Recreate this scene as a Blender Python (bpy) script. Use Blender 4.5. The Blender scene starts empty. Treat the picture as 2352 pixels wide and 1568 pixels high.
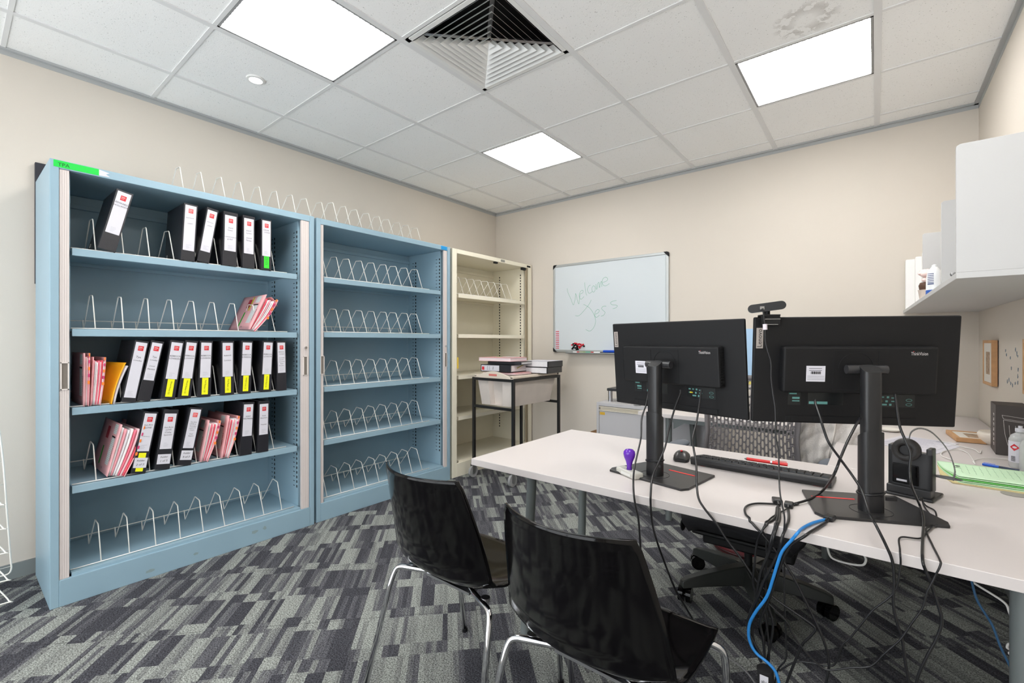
import bpy, math, random
from mathutils import Vector, Matrix
random.seed(7)
sc = bpy.context.scene
COL = sc.collection
PI = math.pi

# ------------------------------------------------------------------ camera
TH = math.atan(834 / 1045)
SN, CS = math.sin(TH), math.cos(TH)
cam_d = bpy.data.cameras.new('camera')
cam_d.sensor_width = 36.0
cam_d.lens = 36.0 * 1045 / 2352
cam_d.clip_start = 0.05
cam = bpy.data.objects.new('camera', cam_d)
COL.objects.link(cam)
cam.location = (0, 0, 1.2)
cam.rotation_euler = (PI / 2, 0, TH)
sc.camera = cam

# ------------------------------------------------------------------ colour management, world
vs = sc.view_settings
vs.view_transform = 'Standard'
vs.look = 'None'
vs.gamma = 1.0
vs.use_curve_mapping = False
vs.exposure = 0.42
world = bpy.data.worlds.new('world')
sc.world = world
world.use_nodes = True
wb = world.node_tree.nodes['Background']
wb.inputs[0].default_value = (0.93, 0.97, 1.0, 1)
wb.inputs[1].default_value = 3.6
PANEL_E = 24.0          # radiance of the ceiling light panels

# ------------------------------------------------------------------ materials
def lin(c):
    c = c / 255.0
    return c / 12.92 if c <= 0.04045 else ((c + 0.055) / 1.055) ** 2.4
def rgb(c):
    return (lin(c[0]), lin(c[1]), lin(c[2]), 1.0)
MATS = {}
def mat(name, c, rough=0.5, metal=0.0, noise=None, bump=None, emit=None, alpha=None, coat=0.0, trans=0.0, spec=None):
    """noise=(scale, amount) varies the colour, bump=(scale, strength) the relief"""
    if name in MATS: return MATS[name]
    m = bpy.data.materials.new(name)
    m.use_nodes = True
    nt = m.node_tree
    b = nt.nodes['Principled BSDF']
    b.inputs['Base Color'].default_value = rgb(c)
    b.inputs['Roughness'].default_value = rough
    b.inputs['Metallic'].default_value = metal
    if coat: b.inputs['Coat Weight'].default_value = coat; b.inputs['Coat Roughness'].default_value = 0.05
    if trans: b.inputs['Transmission Weight'].default_value = trans
    if alpha is not None: b.inputs['Alpha'].default_value = alpha
    if spec is not None: b.inputs['Specular IOR Level'].default_value = spec
    tc = nt.nodes.new('ShaderNodeTexCoord')
    if noise:
        n = nt.nodes.new('ShaderNodeTexNoise'); n.inputs['Scale'].default_value = noise[0]; n.inputs['Detail'].default_value = 4
        nt.links.new(tc.outputs['Object'], n.inputs['Vector'])
        r = nt.nodes.new('ShaderNodeMapRange')
        r.inputs[1].default_value = 0.3; r.inputs[2].default_value = 0.7
        r.inputs[3].default_value = 1 - noise[1]; r.inputs[4].default_value = 1 + noise[1]
        nt.links.new(n.outputs['Fac'], r.inputs[0])
        mx = nt.nodes.new('ShaderNodeVectorMath'); mx.operation = 'SCALE'
        mx.inputs[0].default_value = rgb(c)[:3]
        nt.links.new(r.outputs[0], mx.inputs['Scale'])
        nt.links.new(mx.outputs[0], b.inputs['Base Color'])
    if bump:
        n = nt.nodes.new('ShaderNodeTexNoise'); n.inputs['Scale'].default_value = bump[0]; n.inputs['Detail'].default_value = 3
        nt.links.new(tc.outputs['Object'], n.inputs['Vector'])
        bp = nt.nodes.new('ShaderNodeBump'); bp.inputs['Strength'].default_value = bump[1]; bp.inputs['Distance'].default_value = 0.002
        nt.links.new(n.outputs['Fac'], bp.inputs['Height'])
        nt.links.new(bp.outputs[0], b.inputs['Normal'])
    if emit:
        b.inputs['Emission Color'].default_value = rgb(emit[0]); b.inputs['Emission Strength'].default_value = emit[1]
    MATS[name] = m
    return m

wall_m = mat('beige_wall', (212, 204, 193), 0.75, bump=(700, 0.25), noise=(1.5, 0.015))
tbar_m = mat('grid_bar_white', (228, 228, 228), 0.5)
skirt_m = mat('grey_skirting', (128, 134, 134), 0.5)
blue_m = mat('powder_blue_steel', (145, 173, 188), 0.38, noise=(3, 0.03))
cream_m = mat('cream_steel', (233, 227, 208), 0.4, noise=(3, 0.02))
tamb_m = mat('beige_tambour', (214, 204, 200), 0.45)
wire_m = mat('cream_wire', (240, 237, 230), 0.3)
slot_m = mat('dark_slot', (12, 14, 16), 0.8)
white_lam = mat('white_laminate', (206, 199, 197), 0.35, noise=(2, 0.01))
overhead_m = mat('white_melamine', (190, 190, 190), 0.45)
black_pl = mat('black_plastic', (17, 17, 19), 0.55, bump=(1500, 0.15), spec=0.3)
black_gl = mat('gloss_black_plastic', (7, 6, 7), 0.10, spec=0.28)
chrome_m = mat('chrome', (215, 215, 218), 0.08, 1.0)
steel_m = mat('satin_steel', (180, 180, 182), 0.3, 1.0)
leg_m = mat('grey_leg_metal', (118, 124, 124), 0.42, 0.2)
binder_m = mat('black_binder_vinyl', (40, 40, 45), 0.3, bump=(60, 0.3))
paper_m = mat('white_paper', (212, 210, 218), 0.7)
page_m = mat('paper_stack', (222, 220, 222), 0.8, noise=(140, 0.05))
red_m = mat('red_print', (205, 40, 50), 0.6)
ink_m = mat('black_ink', (18, 18, 22), 0.7)
yel_m = mat('yellow_sticker', (240, 238, 20), 0.6)
grn_m = mat('green_sticker', (60, 215, 50), 0.6)
pink_m = mat('pink_card', (228, 168, 170), 0.65, noise=(12, 0.03))
cable_m = mat('black_cable', (22, 22, 25), 0.32)
blue_cable = mat('blue_cable', (40, 130, 205), 0.35)
white_cable = mat('white_cable', (228, 226, 222), 0.4)
alu_m = mat('brushed_aluminium', (190, 192, 194), 0.35, 0.8)
wood_m = mat('light_oak', (196, 150, 104), 0.5, noise=(30, 0.10))

def carpet_material():
    m = bpy.data.materials.new('striped_carpet'); m.use_nodes = True
    nt = m.node_tree; N = nt.nodes; L = nt.links
    b = N['Principled BSDF']; b.inputs['Roughness'].default_value = 0.95
    b.inputs['Specular IOR Level'].default_value = 0.1
    tc = N.new('ShaderNodeTexCoord')
    mp = N.new('ShaderNodeMapping'); mp.inputs['Rotation'].default_value = (0, 0, -math.radians(46.5))
    mp.inputs['Location'].default_value = (0.13, 0.21, 0)
    L.new(tc.outputs['Object'], mp.inputs['Vector'])
    sp = N.new('ShaderNodeSeparateXYZ'); L.new(mp.outputs[0], sp.inputs[0])
    def math_(op, a, c=None):
        n = N.new('ShaderNodeMath'); n.operation = op
        for i, x in enumerate((a, c)):
            if x is None: continue
            if isinstance(x, (int, float)): n.inputs[i].default_value = x
            else: L.new(x, n.inputs[i])
        return n.outputs[0]
    U, V = sp.outputs[0], sp.outputs[1]
    def rnd(a, c, seed):
        cm = N.new('ShaderNodeCombineXYZ'); L.new(a, cm.inputs[0]); L.new(c, cm.inputs[1]); cm.inputs[2].default_value = seed
        w = N.new('ShaderNodeTexWhiteNoise'); w.noise_dimensions = '3D'; L.new(cm.outputs[0], w.inputs['Vector'])
        return w.outputs['Value']
    # a row is 0.25 m: short band + long band, the bands jitter per coarse column
    colc = math_('FLOOR', math_('DIVIDE', U, 0.125))
    jit = math_('MULTIPLY', rnd(colc, math_('FLOOR', math_('DIVIDE', V, 3.0)), 3.1), 0.0625)
    V2 = math_('ADD', V, jit)
    rowi = math_('FLOOR', math_('DIVIDE', V2, 0.25))
    fr = math_('FRACT', math_('DIVIDE', V2, 0.25))
    band = math_('GREATER_THAN', fr, 0.28)
    row = math_('ADD', math_('MULTIPLY', rowi, 2.0), band)
    fine = rnd(math_('FLOOR', math_('DIVIDE', U, 0.0208)), row, 1.7)
    mid = rnd(math_('FLOOR', math_('DIVIDE', U, 0.0625)), row, 5.3)
    mixv = math_('ADD', math_('MULTIPLY', fine, 0.45), math_('MULTIPLY', mid, 0.62))
    fuzz = N.new('ShaderNodeTexNoise'); fuzz.inputs['Scale'].default_value = 190; fuzz.inputs['Detail'].default_value = 3
    L.new(tc.outputs['Object'], fuzz.inputs['Vector'])
    st = N.new('ShaderNodeTexNoise'); st.inputs['Scale'].default_value = 1.0; st.inputs['Detail'].default_value = 2
    ms = N.new('ShaderNodeMapping'); ms.inputs['Scale'].default_value = (90, 6, 1)
    L.new(mp.outputs[0], ms.inputs['Vector']); L.new(ms.outputs[0], st.inputs['Vector'])
    tot = math_('ADD', mixv, math_('MULTIPLY', math_('SUBTRACT', st.outputs['Fac'], 0.5), 0.35))
    cr = N.new('ShaderNodeValToRGB'); L.new(tot, cr.inputs[0])
    e = cr.color_ramp.elements
    e[0].position = 0.30; e[0].color = rgb((66, 66, 71))
    e[1].position = 0.80; e[1].color = rgb((140, 143, 138))
    e2 = cr.color_ramp.elements.new(0.5); e2.color = rgb((90, 90, 94))
    e3 = cr.color_ramp.elements.new(0.62); e3.color = rgb((122, 124, 121))
    fm = N.new('ShaderNodeMapRange'); L.new(fuzz.outputs['Fac'], fm.inputs[0])
    fm.inputs[1].default_value = 0.36; fm.inputs[2].default_value = 0.64; fm.inputs[3].default_value = 0.45; fm.inputs[4].default_value = 1.6
    sc_ = N.new('ShaderNodeVectorMath'); sc_.operation = 'SCALE'
    L.new(cr.outputs[0], sc_.inputs[0]); L.new(fm.outputs[0], sc_.inputs['Scale'])
    # thin seams between the half-metre tiles
    seams = []
    for ax in (U, V):
        f_ = math_('FRACT', math_('DIVIDE', ax, 0.5))
        seams.append(math_('LESS_THAN', math_('ABSOLUTE', math_('SUBTRACT', f_, 0.5)), 0.0035))
    sm = math_('MAXIMUM', seams[0], seams[1])
    mxs = N.new('ShaderNodeMix'); mxs.data_type = 'RGBA'
    L.new(math_('MULTIPLY', sm, 0.5), mxs.inputs[0]); L.new(sc_.outputs[0], mxs.inputs[6]); mxs.inputs[7].default_value = rgb((40, 40, 44))
    L.new(mxs.outputs[2], b.inputs['Base Color'])
    bp = N.new('ShaderNodeBump'); bp.inputs['Strength'].default_value = 0.6; bp.inputs['Distance'].default_value = 0.004
    L.new(fuzz.outputs['Fac'], bp.inputs['Height']); L.new(bp.outputs[0], b.inputs['Normal'])
    return m
carpet_m = carpet_material()

def tile_material():
    m = bpy.data.materials.new('mineral_ceiling_tile'); m.use_nodes = True
    nt = m.node_tree; N = nt.nodes; L = nt.links
    b = N['Principled BSDF']; b.inputs['Roughness'].default_value = 0.9
    tc = N.new('ShaderNodeTexCoord')
    n = N.new('ShaderNodeTexNoise'); n.inputs['Scale'].default_value = 160; n.inputs['Detail'].default_value = 2
    L.new(tc.outputs['Object'], n.inputs['Vector'])
    cr = N.new('ShaderNodeValToRGB'); L.new(n.outputs['Fac'], cr.inputs[0])
    e = cr.color_ramp.elements
    e[0].position = 0.27; e[0].color = rgb((190, 190, 188)); e[1].position = 0.33; e[1].color = rgb((248, 248, 247))
    # a dried water stain ring on one tile
    sp = N.new('ShaderNodeVectorMath'); sp.operation = 'SUBTRACT'; L.new(tc.outputs['Object'], sp.inputs[0]); sp.inputs[1].default_value = (STAIN[0], STAIN[1], 0)
    wn = N.new('ShaderNodeTexNoise'); wn.inputs['Scale'].default_value = 22; wn.inputs['Detail'].default_value = 5
    L.new(tc.outputs['Object'], wn.inputs['Vector'])
    ln = N.new('ShaderNodeVectorMath'); ln.operation = 'LENGTH'
    mpp = N.new('ShaderNodeVectorMath'); mpp.operation = 'MULTIPLY'; mpp.inputs[1].default_value = (1, 1, 0)
    L.new(sp.outputs[0], mpp.inputs[0]); L.new(mpp.outputs[0], ln.inputs[0])
    def M(op, a, c):
        q = N.new('ShaderNodeMath'); q.operation = op
        for i, x in enumerate((a, c)):
            if isinstance(x, (int, float)): q.inputs[i].default_value = x
            else: L.new(x, q.inputs[i])
        return q.outputs[0]
    d = M('ABSOLUTE', M('SUBTRACT', ln.outputs['Value'], 0.085), 0)
    ring = M('MAXIMUM', M('SUBTRACT', 1.0, M('DIVIDE', d, 0.055)), 0.0)
    blot = M('MULTIPLY', ring, M('GREATER_THAN', wn.outputs['Fac'], 0.5))
    mx = N.new('ShaderNodeMix'); mx.data_type = 'RGBA'
    L.new(M('MULTIPLY', blot, 0.5), mx.inputs[0]); L.new(cr.outputs[0], mx.inputs[6]); mx.inputs[7].default_value = rgb((176, 172, 166))
    L.new(mx.outputs[2], b.inputs['Base Color'])
    bp = N.new('ShaderNodeBump'); bp.inputs['Strength'].default_value = 0.25; bp.inputs['Distance'].default_value = 0.003
    L.new(n.outputs['Fac'], bp.inputs['Height']); L.new(bp.outputs[0], b.inputs['Normal'])
    return m
STAIN = (-0.25, 2.47)
tile_m = tile_material()

def diffuser_material(name, bands=False):
    m = bpy.data.materials.new(name); m.use_nodes = True
    nt = m.node_tree; N = nt.nodes; L = nt.links
    b = N['Principled BSDF']; b.inputs['Base Color'].default_value = rgb((235, 235, 235)); b.inputs['Roughness'].default_value = 0.4
    tc = N.new('ShaderNodeTexCoord')
    sp = N.new('ShaderNodeSeparateXYZ'); L.new(tc.outputs['Object'], sp.inputs[0])
    def M(op, a, c=0.0):
        q = N.new('ShaderNodeMath'); q.operation = op
        for i, x in enumerate((a, c)):
            if isinstance(x, (int, float)): q.inputs[i].default_value = x
            else: L.new(x, q.inputs[i])
        return q.outputs[0]
    s1 = M('GREATER_THAN', M('FRACT', M('DIVIDE', M('ADD', sp.outputs[0], sp.outputs[1]), 0.028)), 0.26); s2 = M('GREATER_THAN', M('FRACT', M('DIVIDE', M('SUBTRACT', sp.outputs[0], sp.outputs[1]), 0.028)), 0.26)
    pat = M('ADD', 0.035, M('MULTIPLY', M('MULTIPLY', s1, s2), 0.965))
    if bands:
        band = M('ADD', 0.75, M('MULTIPLY', M('COSINE', M('MULTIPLY', sp.outputs[1], 2 * PI / 0.25)), -0.25))
        pat = M('MULTIPLY', pat, band)
    b.inputs['Emission Color'].default_value = (1.0, 0.985, 0.96, 1)
    L.new(M('MULTIPLY', pat, PANEL_E), b.inputs['Emission Strength'])
    return m
diff_m = diffuser_material('prismatic_diffuser')
diffb_m = diffuser_material('prismatic_diffuser_tubes', True)

# ------------------------------------------------------------------ mesh builder
class MB:
    def __init__(s): s.v = []; s.f = []; s.mi = []
    def add(s, vs_, fs_, k=0, T=None):
        o = len(s.v)
        for p in vs_:
            p = Vector(p)
            s.v.append(tuple(T @ p) if T else tuple(p))
        for f in fs_: s.f.append([o + i for i in f]); s.mi.append(k)
        return s
    def box(s, x0, x1, y0, y1, z0, z1, k=0, T=None):
        v = [(x0, y0, z0), (x1, y0, z0), (x1, y1, z0), (x0, y1, z0), (x0, y0, z1), (x1, y0, z1), (x1, y1, z1), (x0, y1, z1)]
        return s.add(v, [(0, 3, 2, 1), (4, 5, 6, 7), (0, 1, 5, 4), (1, 2, 6, 5), (2, 3, 7, 6), (3, 0, 4, 7)], k, T)
    def quad(s, a, b, c, d, k=0, T=None): return s.add([a, b, c, d], [(0, 1, 2, 3)], k, T)
    def prism(s, poly, z0, z1, k=0, T=None):
        n = len(poly)
        v = [(x, y, z0) for x, y in poly] + [(x, y, z1) for x, y in poly]
        f = [tuple(range(n))[::-1], tuple(range(n, 2 * n))] + [(i, (i + 1) % n, n + (i + 1) % n, n + i) for i in range(n)]
        return s.add(v, f, k, T)
    def cyl(s, p0, p1, r0, r1=None, n=16, k=0, T=None):
        r1 = r0 if r1 is None else r1
        p0, p1 = Vector(p0), Vector(p1); d = (p1 - p0).normalized()
        a = d.orthogonal().normalized(); b = d.cross(a)
        v = []
        for p, r in ((p0, r0), (p1, r1)):
            for i in range(n):
                t = 2 * PI * i / n; v.append(p + a * math.cos(t) * r + b * math.sin(t) * r)
        f = [tuple(range(n))[::-1], tuple(range(n, 2 * n))] + [(i, (i + 1) % n, n + (i + 1) % n, n + i) for i in range(n)]
        return s.add(v, f, k, T)
    def lathe(s, prof, n=24, k=0, T=None):
        v = []; f = []
        for r, z in prof:
            for i in range(n):
                t = 2 * PI * i / n; v.append((r * math.cos(t), r * math.sin(t), z))
        for j in range(len(prof) - 1):
            for i in range(n):
                a = j * n + i; b = j * n + (i + 1) % n
                f.append((a, b, b + n, a + n))
        f.append(tuple(range(n))[::-1]); f.append(tuple(range((len(prof) - 1) * n, len(prof) * n)))
        return s.add(v, f, k, T)
    def ball(s, c, r, n=12, k=0, T=None, sq=(1, 1, 1)):
        v = []; f = []; m = n // 2
        for j in range(m + 1):
            ph = PI * j / m
            for i in range(n):
                t = 2 * PI * i / n
                v.append((c[0] + r * sq[0] * math.sin(ph) * math.cos(t), c[1] + r * sq[1] * math.sin(ph) * math.sin(t), c[2] - r * sq[2] * math.cos(ph)))
        for j in range(m):
            for i in range(n):
                a = j * n + i; b = j * n + (i + 1) % n
                f.append((a, b, b + n, a + n))
        return s.add(v, f, k, T)
    def tube(s, pts, r, n=8, k=0, T=None, closed=False):
        pts = [Vector(p) for p in pts]; m = len(pts)
        up = None; v = []; f = []
        for i, p in enumerate(pts):
            if closed: d = pts[(i + 1) % m] - pts[i - 1]
            elif i == 0: d = pts[1] - p
            elif i == m - 1: d = p - pts[i - 1]
            else: d = pts[i + 1] - pts[i - 1]
            if d.length < 1e-9: d = Vector((0, 0, 1))
            d.normalize()
            a = d.orthogonal().normalized() if up is None else (up - d * up.dot(d))
            if a.length < 1e-6: a = d.orthogonal()
            a.normalize(); up = a; b = d.cross(a)
            rr = r[i] if isinstance(r, (list, tuple)) else r
            for q in range(n):
                t = 2 * PI * q / n; v.append(p + a * math.cos(t) * rr + b * math.sin(t) * rr)
        for i in range(m if closed else m - 1):
            for q in range(n):
                j = (i + 1) % m
                f.append((i * n + q, i * n + (q + 1) % n, j * n + (q + 1) % n, j * n + q))
        if not closed: f.append(tuple(range(n))[::-1]); f.append(tuple(range((m - 1) * n, m * n)))
        return s.add(v, f, k, T)
    def grid(s, fn, nu, nv, k=0, T=None):
        v = [fn(i / nu, j / nv) for j in range(nv + 1) for i in range(nu + 1)]
        f = [(j * (nu + 1) + i, j * (nu + 1) + i + 1, (j + 1) * (nu + 1) + i + 1, (j + 1) * (nu + 1) + i) for j in range(nv) for i in range(nu)]
        return s.add(v, f, k, T)
    def text(s, txt, size, T, k=0, align='CENTER'):
        v, f = text_geo(txt, align)
        return s.add([(p[0] * size, p[1] * size, 0) for p in v], f, k, T)
    def build(s, name, mats, parent=None, smooth=False, bevel=0.0, solid=0.0, sub=0, loc=None):
        me = bpy.data.meshes.new(name)
        me.from_pydata([tuple(p) for p in s.v], [], s.f)
        if not isinstance(mats, (list, tuple)): mats = [mats]
        for m in mats: me.materials.append(m)
        for i, p in enumerate(me.polygons):
            p.material_index = s.mi[i]; p.use_smooth = bool(smooth)
        me.validate(); me.update()
        if smooth and smooth is not True:
            me.set_sharp_from_angle(angle=math.radians(smooth))
        o = bpy.data.objects.new(name, me); COL.objects.link(o)
        if parent: o.parent = parent
        if loc: o.location = loc
        if sub:
            md = o.modifiers.new('sub', 'SUBSURF'); md.levels = sub; md.render_levels = sub
        if solid:
            md = o.modifiers.new('solid', 'SOLIDIFY'); md.thickness = solid; md.offset = 0
        if bevel:
            md = o.modifiers.new('bev', 'BEVEL'); md.width = bevel; md.segments = 2; md.limit_method = 'ANGLE'; md.angle_limit = math.radians(40)
        return o

TG = {}
def text_geo(txt, align):
    if (txt, align) not in TG:
        cu = bpy.data.curves.new('txt', 'FONT'); cu.body = txt; cu.size = 1.0; cu.align_x = align; cu.align_y = 'CENTER'; cu.resolution_u = 2
        ob = bpy.data.objects.new('txt', cu); COL.objects.link(ob)
        me = bpy.data.meshes.new_from_object(ob)
        TG[(txt, align)] = ([tuple(p.co) for p in me.vertices], [tuple(p.vertices) for p in me.polygons])
        bpy.data.objects.remove(ob); bpy.data.meshes.remove(me); bpy.data.curves.remove(cu)
    return TG[(txt, align)]

def frame(o, x, y, n=None):
    """matrix that maps local x,y,z onto the given directions at origin o"""
    x = Vector(x).normalized(); y = Vector(y).normalized(); z = x.cross(y)
    M = Matrix.Identity(4)
    for i in range(3): M[i][0] = x[i]; M[i][1] = y[i]; M[i][2] = z[i]; M[i][3] = o[i]
    return M

def tag(o, label, cat, group=None, kind=None):
    o['label'] = label; o['category'] = cat
    if group: o['group'] = group
    if kind: o['kind'] = kind
    return o
def thing(name, label, cat, loc=(0, 0, 0), rz=0.0, group=None, rot=None):
    o = bpy.data.objects.new(name, None); COL.objects.link(o)
    o.location = loc; o.rotation_euler = rot if rot else (0, 0, rz)
    o.empty_display_size = 0.05
    return tag(o, label, cat, group)
def struct(o):
    o['kind'] = 'structure'; return o
def copy_tree(o, parent=None):
    c = o.copy(); COL.objects.link(c)
    if parent: c.parent = parent
    for ch in list(o.children): copy_tree(ch, c)
    return c
# a pixel of the 2352x1568 frame carried out to a vertical plane Y=const / X=const or a level Z=const
def atY(u, v, Y):
    a = (u - 1176) / 1045; d = Y / (SN * a + CS); r = d * a
    return Vector((CS * r - SN * d, Y, 1.2 + d * (784 - v) / 1045))
def atZ(u, v, Z):
    d = (Z - 1.2) / ((784 - v) / 1045); r = d * (u - 1176) / 1045
    return Vector((CS * r - SN * d, SN * r + CS * d, Z))
def smooth_path(pts, n=6):
    """Catmull-Rom through the points"""
    P = [Vector(p) for p in pts]; out = []
    for i in range(len(P) - 1):
        p0 = P[max(i - 1, 0)]; p1 = P[i]; p2 = P[i + 1]; p3 = P[min(i + 2, len(P) - 1)]
        for j in range(n):
            t = j / n
            out.append(0.5 * ((2 * p1) + (p2 - p0) * t + (2 * p0 - 5 * p1 + 4 * p2 - p3) * t * t + (3 * p1 - p0 - 3 * p2 + p3) * t ** 3))
    out.append(P[-1]); return out

# ================================================================== ROOM
XL, XR, YB, YF, HC = -3.42, 0.50, 3.99, -1.3, 2.67
struct(MB().box(XL - .1, XR + .1, YF - .1, YB + .1, -.1, 0).build('floor', carpet_m))
struct(MB().box(XL - .1, XL, YF, YB, 0, HC + .35).build('wall_left', wall_m))
struct(MB().box(XL - .1, XR + .1, YB, YB + .1, 0, HC + .35).build('wall_back', wall_m))
struct(MB().box(XR, XR + .1, YF, YB, 0, HC + .35).build('wall_right', wall_m))
wr = MB()
wr.box(XL - .1, -3.1, YF - .1, YF, 0, HC + .35).box(.2, XR + .1, YF - .1, YF, 0, HC + .35)
wr.box(-3.1, .2, YF - .1, YF, 0, .12).box(-3.1, .2, YF - .1, YF, 2.5, HC + .35)
struct(wr.build('wall_rear', wall_m))
gl = mat('added_window_glass', (255, 255, 255), 0.02, alpha=0.06)  # window added in the unseen rear wall to bring daylight into the room
w1 = struct(MB().box(-3.1, .2, YF - .08, YF - .02, .12, .16).box(-3.1, .2, YF - .08, YF - .02, 2.46, 2.5)
            .box(-3.1, -3.06, YF - .08, YF - .02, .16, 2.46).box(.16, .2, YF - .08, YF - .02, .16, 2.46)
            .box(-2.02, -1.98, YF - .08, YF - .02, .16, 2.46).box(-.92, -.88, YF - .08, YF - .02, .16, 2.46).build('added_window_1', alu_m))
MB().box(-3.06, .16, YF - .055, YF - .049, .16, 2.46).build('pane', gl, w1)

GX = [-4.23, -3.63, -3.02, -2.415, -1.805, -1.20, -.595, .01, .61]
GY = [-1.62, -1.01, -.41, .19, .79, 1.395, 2.0, 2.61, 3.20, 3.80, 4.4]
LIGHTS = {(3, 4): 'A', (3, 7): 'B', (6, 7): 'C', (6, 4): 'D'}
VENT = (4, 5)
ce = MB()
for i in range(len(GX) - 1):
    for j in range(len(GY) - 1):
        x0, x1 = max(GX[i], XL), min(GX[i + 1], XR); y0, y1 = max(GY[j], YF), min(GY[j + 1], YB)
        if x1 - x0 < .01 or y1 - y0 < .01 or (i, j) in LIGHTS or (i, j) == VENT: continue
        ce.box(x0, x1, y0, y1, HC + .003, HC + .018)
struct(ce.build('ceiling', tile_m))
tb = MB()
for x in GX[1:-1]:
    if XL < x < XR: tb.box(x - .015, x + .015, YF, YB, HC - .002, HC + .006)
for y in GY[1:-1]:
    tb.box(XL, XR, y - .009, y + .009, HC - .0012, HC + .0055)
struct(tb.build('trim_1', tbar_m))
struct(MB().box(XL, XL + .022, YF, YB, HC - .008, HC + .002).box(XL, XL + .002, YF, YB, HC - .03, HC)
       .box(XL, XR, YB - .022, YB, HC - .008, HC + .002).box(XL, XR, YB - .002, YB, HC - .03, HC)
       .box(XR - .022, XR, YF, YB, HC - .008, HC + .002).box(XR - .002, XR, YF, YB, HC - .03, HC).build('trim_2', mat('grey_wall_angle', (176, 178, 178), .5)))
struct(MB().box(XL, XL + .012, YF, YB, 0, .075).build('baseboard_left', skirt_m))
struct(MB().box(XL, XR, YB - .012, YB, 0, .075).build('baseboard_back', skirt_m))
struct(MB().box(XR - .012, XR, YF, YB, 0, .075).build('baseboard_right', skirt_m))
# plenum above the tiles
struct(MB().box(XL - .1, XR + .1, YF - .1, YB + .1, HC + .34, HC + .4).build('trim_3', mat('plenum_dark', (50, 50, 50), .9)))

# ---- recessed light panels
LBL = {'A': ('lit square ceiling panel over the two blue cabinets, largest in view', 'prismatic'),
       'B': ('lit ceiling panel farthest away, with two tube bands, toward the whiteboard corner', 'tubes'),
       'C': ('lit ceiling panel on the right, beside the water-stained tile', 'prismatic'),
       'D': ('lit ceiling panel directly over the near end of the white desk', 'prismatic')}
edge_m = mat('light_trim_metal', (150, 150, 150), .4)
for (i, j), k in LIGHTS.items():
    x0, x1, y0, y1 = GX[i] + .016, GX[i + 1] - .016, GY[j] + .010, GY[j + 1] - .010
    cx_, cy_ = (x0 + x1) / 2, (y0 + y1) / 2; hx, hy = (x1 - x0) / 2, (y1 - y0) / 2
    t = thing('ceiling_light', LBL[k][0], 'ceiling light', (cx_, cy_, HC), group='recessed light panels')
    t2 = MB().box(-hx, hx, -hy, -hy + .010, -.001, .03).box(-hx, hx, hy - .010, hy, -.001, .03).box(-hx, -hx + .010, -hy, hy, -.001, .03).box(hx - .010, hx, -hy, hy, -.001, .03)
    t2.build('frame', edge_m, t)
    MB().box(-hx + .010, hx - .010, -hy + .010, hy - .010, .006, .010).build('diffuser', diffb_m if LBL[k][1] == 'tubes' else diff_m, t)
    MB().box(-hx, hx, -hy, hy, .03, .12).build('housing', edge_m, t)

# ---- air diffuser: nested square louvres flaring outward
vx, vy = (GX[4] + GX[5]) / 2, (GY[5] + GY[6]) / 2
t = thing('air_vent', 'square white ceiling air vent of nested louvres around a small pyramid', 'air vent', (vx, vy, HC))
vent_w = mat('vent_white', (232, 232, 230), .4)
m = MB(); H0 = .287
for a, b in (((-H0, -H0), (H0, -H0 + .022)), ((-H0, H0 - .022), (H0, H0)), ((-H0, -H0), (-H0 + .022, H0)), ((H0 - .022, -H0), (H0, H0))):
    m.box(a[0], b[0], a[1], b[1], -.003, .004)
m.build('frame', vent_w, t)
def sq_frustum(m, r0, z0, r1, z1, th=.0015):
    for s_ in range(4):
        T = Matrix.Rotation(s_ * PI / 2, 4, 'Z')
        m.add([(-r0, r0, z0), (r0, r0, z0), (r1, r1, z1), (-r1, r1, z1), (-r0, r0 - th, z0 + th), (r0, r0 - th, z0 + th), (r1, r1 - th, z1 + th), (-r1, r1 - th, z1 + th)],
              [(0, 1, 2, 3), (7, 6, 5, 4), (3, 2, 6, 7), (0, 4, 5, 1)], 0, T)
for q in range(8):
    r = .262 - q * .0305
    m = MB(); sq_frustum(m, r - .030, .030, r, -.006)
    m.build('louvre', vent_w, t)
m = MB(); sq_frustum(m, .001, .022, .022, .002); m.build('pyramid', vent_w, t)
m = MB()
m.box(-.28, .28, -.28, -.275, .004, .2).box(-.28, .28, .275, .28, .004, .2).box(-.28, -.275, -.28, .28, .004, .2).box(.275, .28, -.28, .28, .004, .2).box(-.28, .28, -.28, .28, .2, .205)
m.build('plenum_box', mat('vent_black', (14, 14, 14), .9), t)
m = MB()
m.box(-.36, .36, -.010, .010, .034, .042, T=Matrix.Rotation(PI / 4, 4, 'Z')).box(-.36, .36, -.010, .010, .034, .042, T=Matrix.Rotation(-PI / 4, 4, 'Z'))
m.build('cross_brace', steel_m, t)

# ---- small round downlight
t = thing('downlight', 'small round white downlight glowing in the tile near the left wall', 'downlight', (-2.72, 1.10, HC))
MB().lathe([(.048, .003), (.046, -.004), (.034, -.006), (.032, .0)], 32).build('bezel', vent_w, t, smooth=40)
MB().lathe([(.031, -.002), (.026, -.006), (.012, -.009), (.001, -.010)], 32).build('lens', mat('glow_lens', (255, 255, 255), .3, emit=((255, 255, 250), 6)), t, smooth=True)

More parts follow.
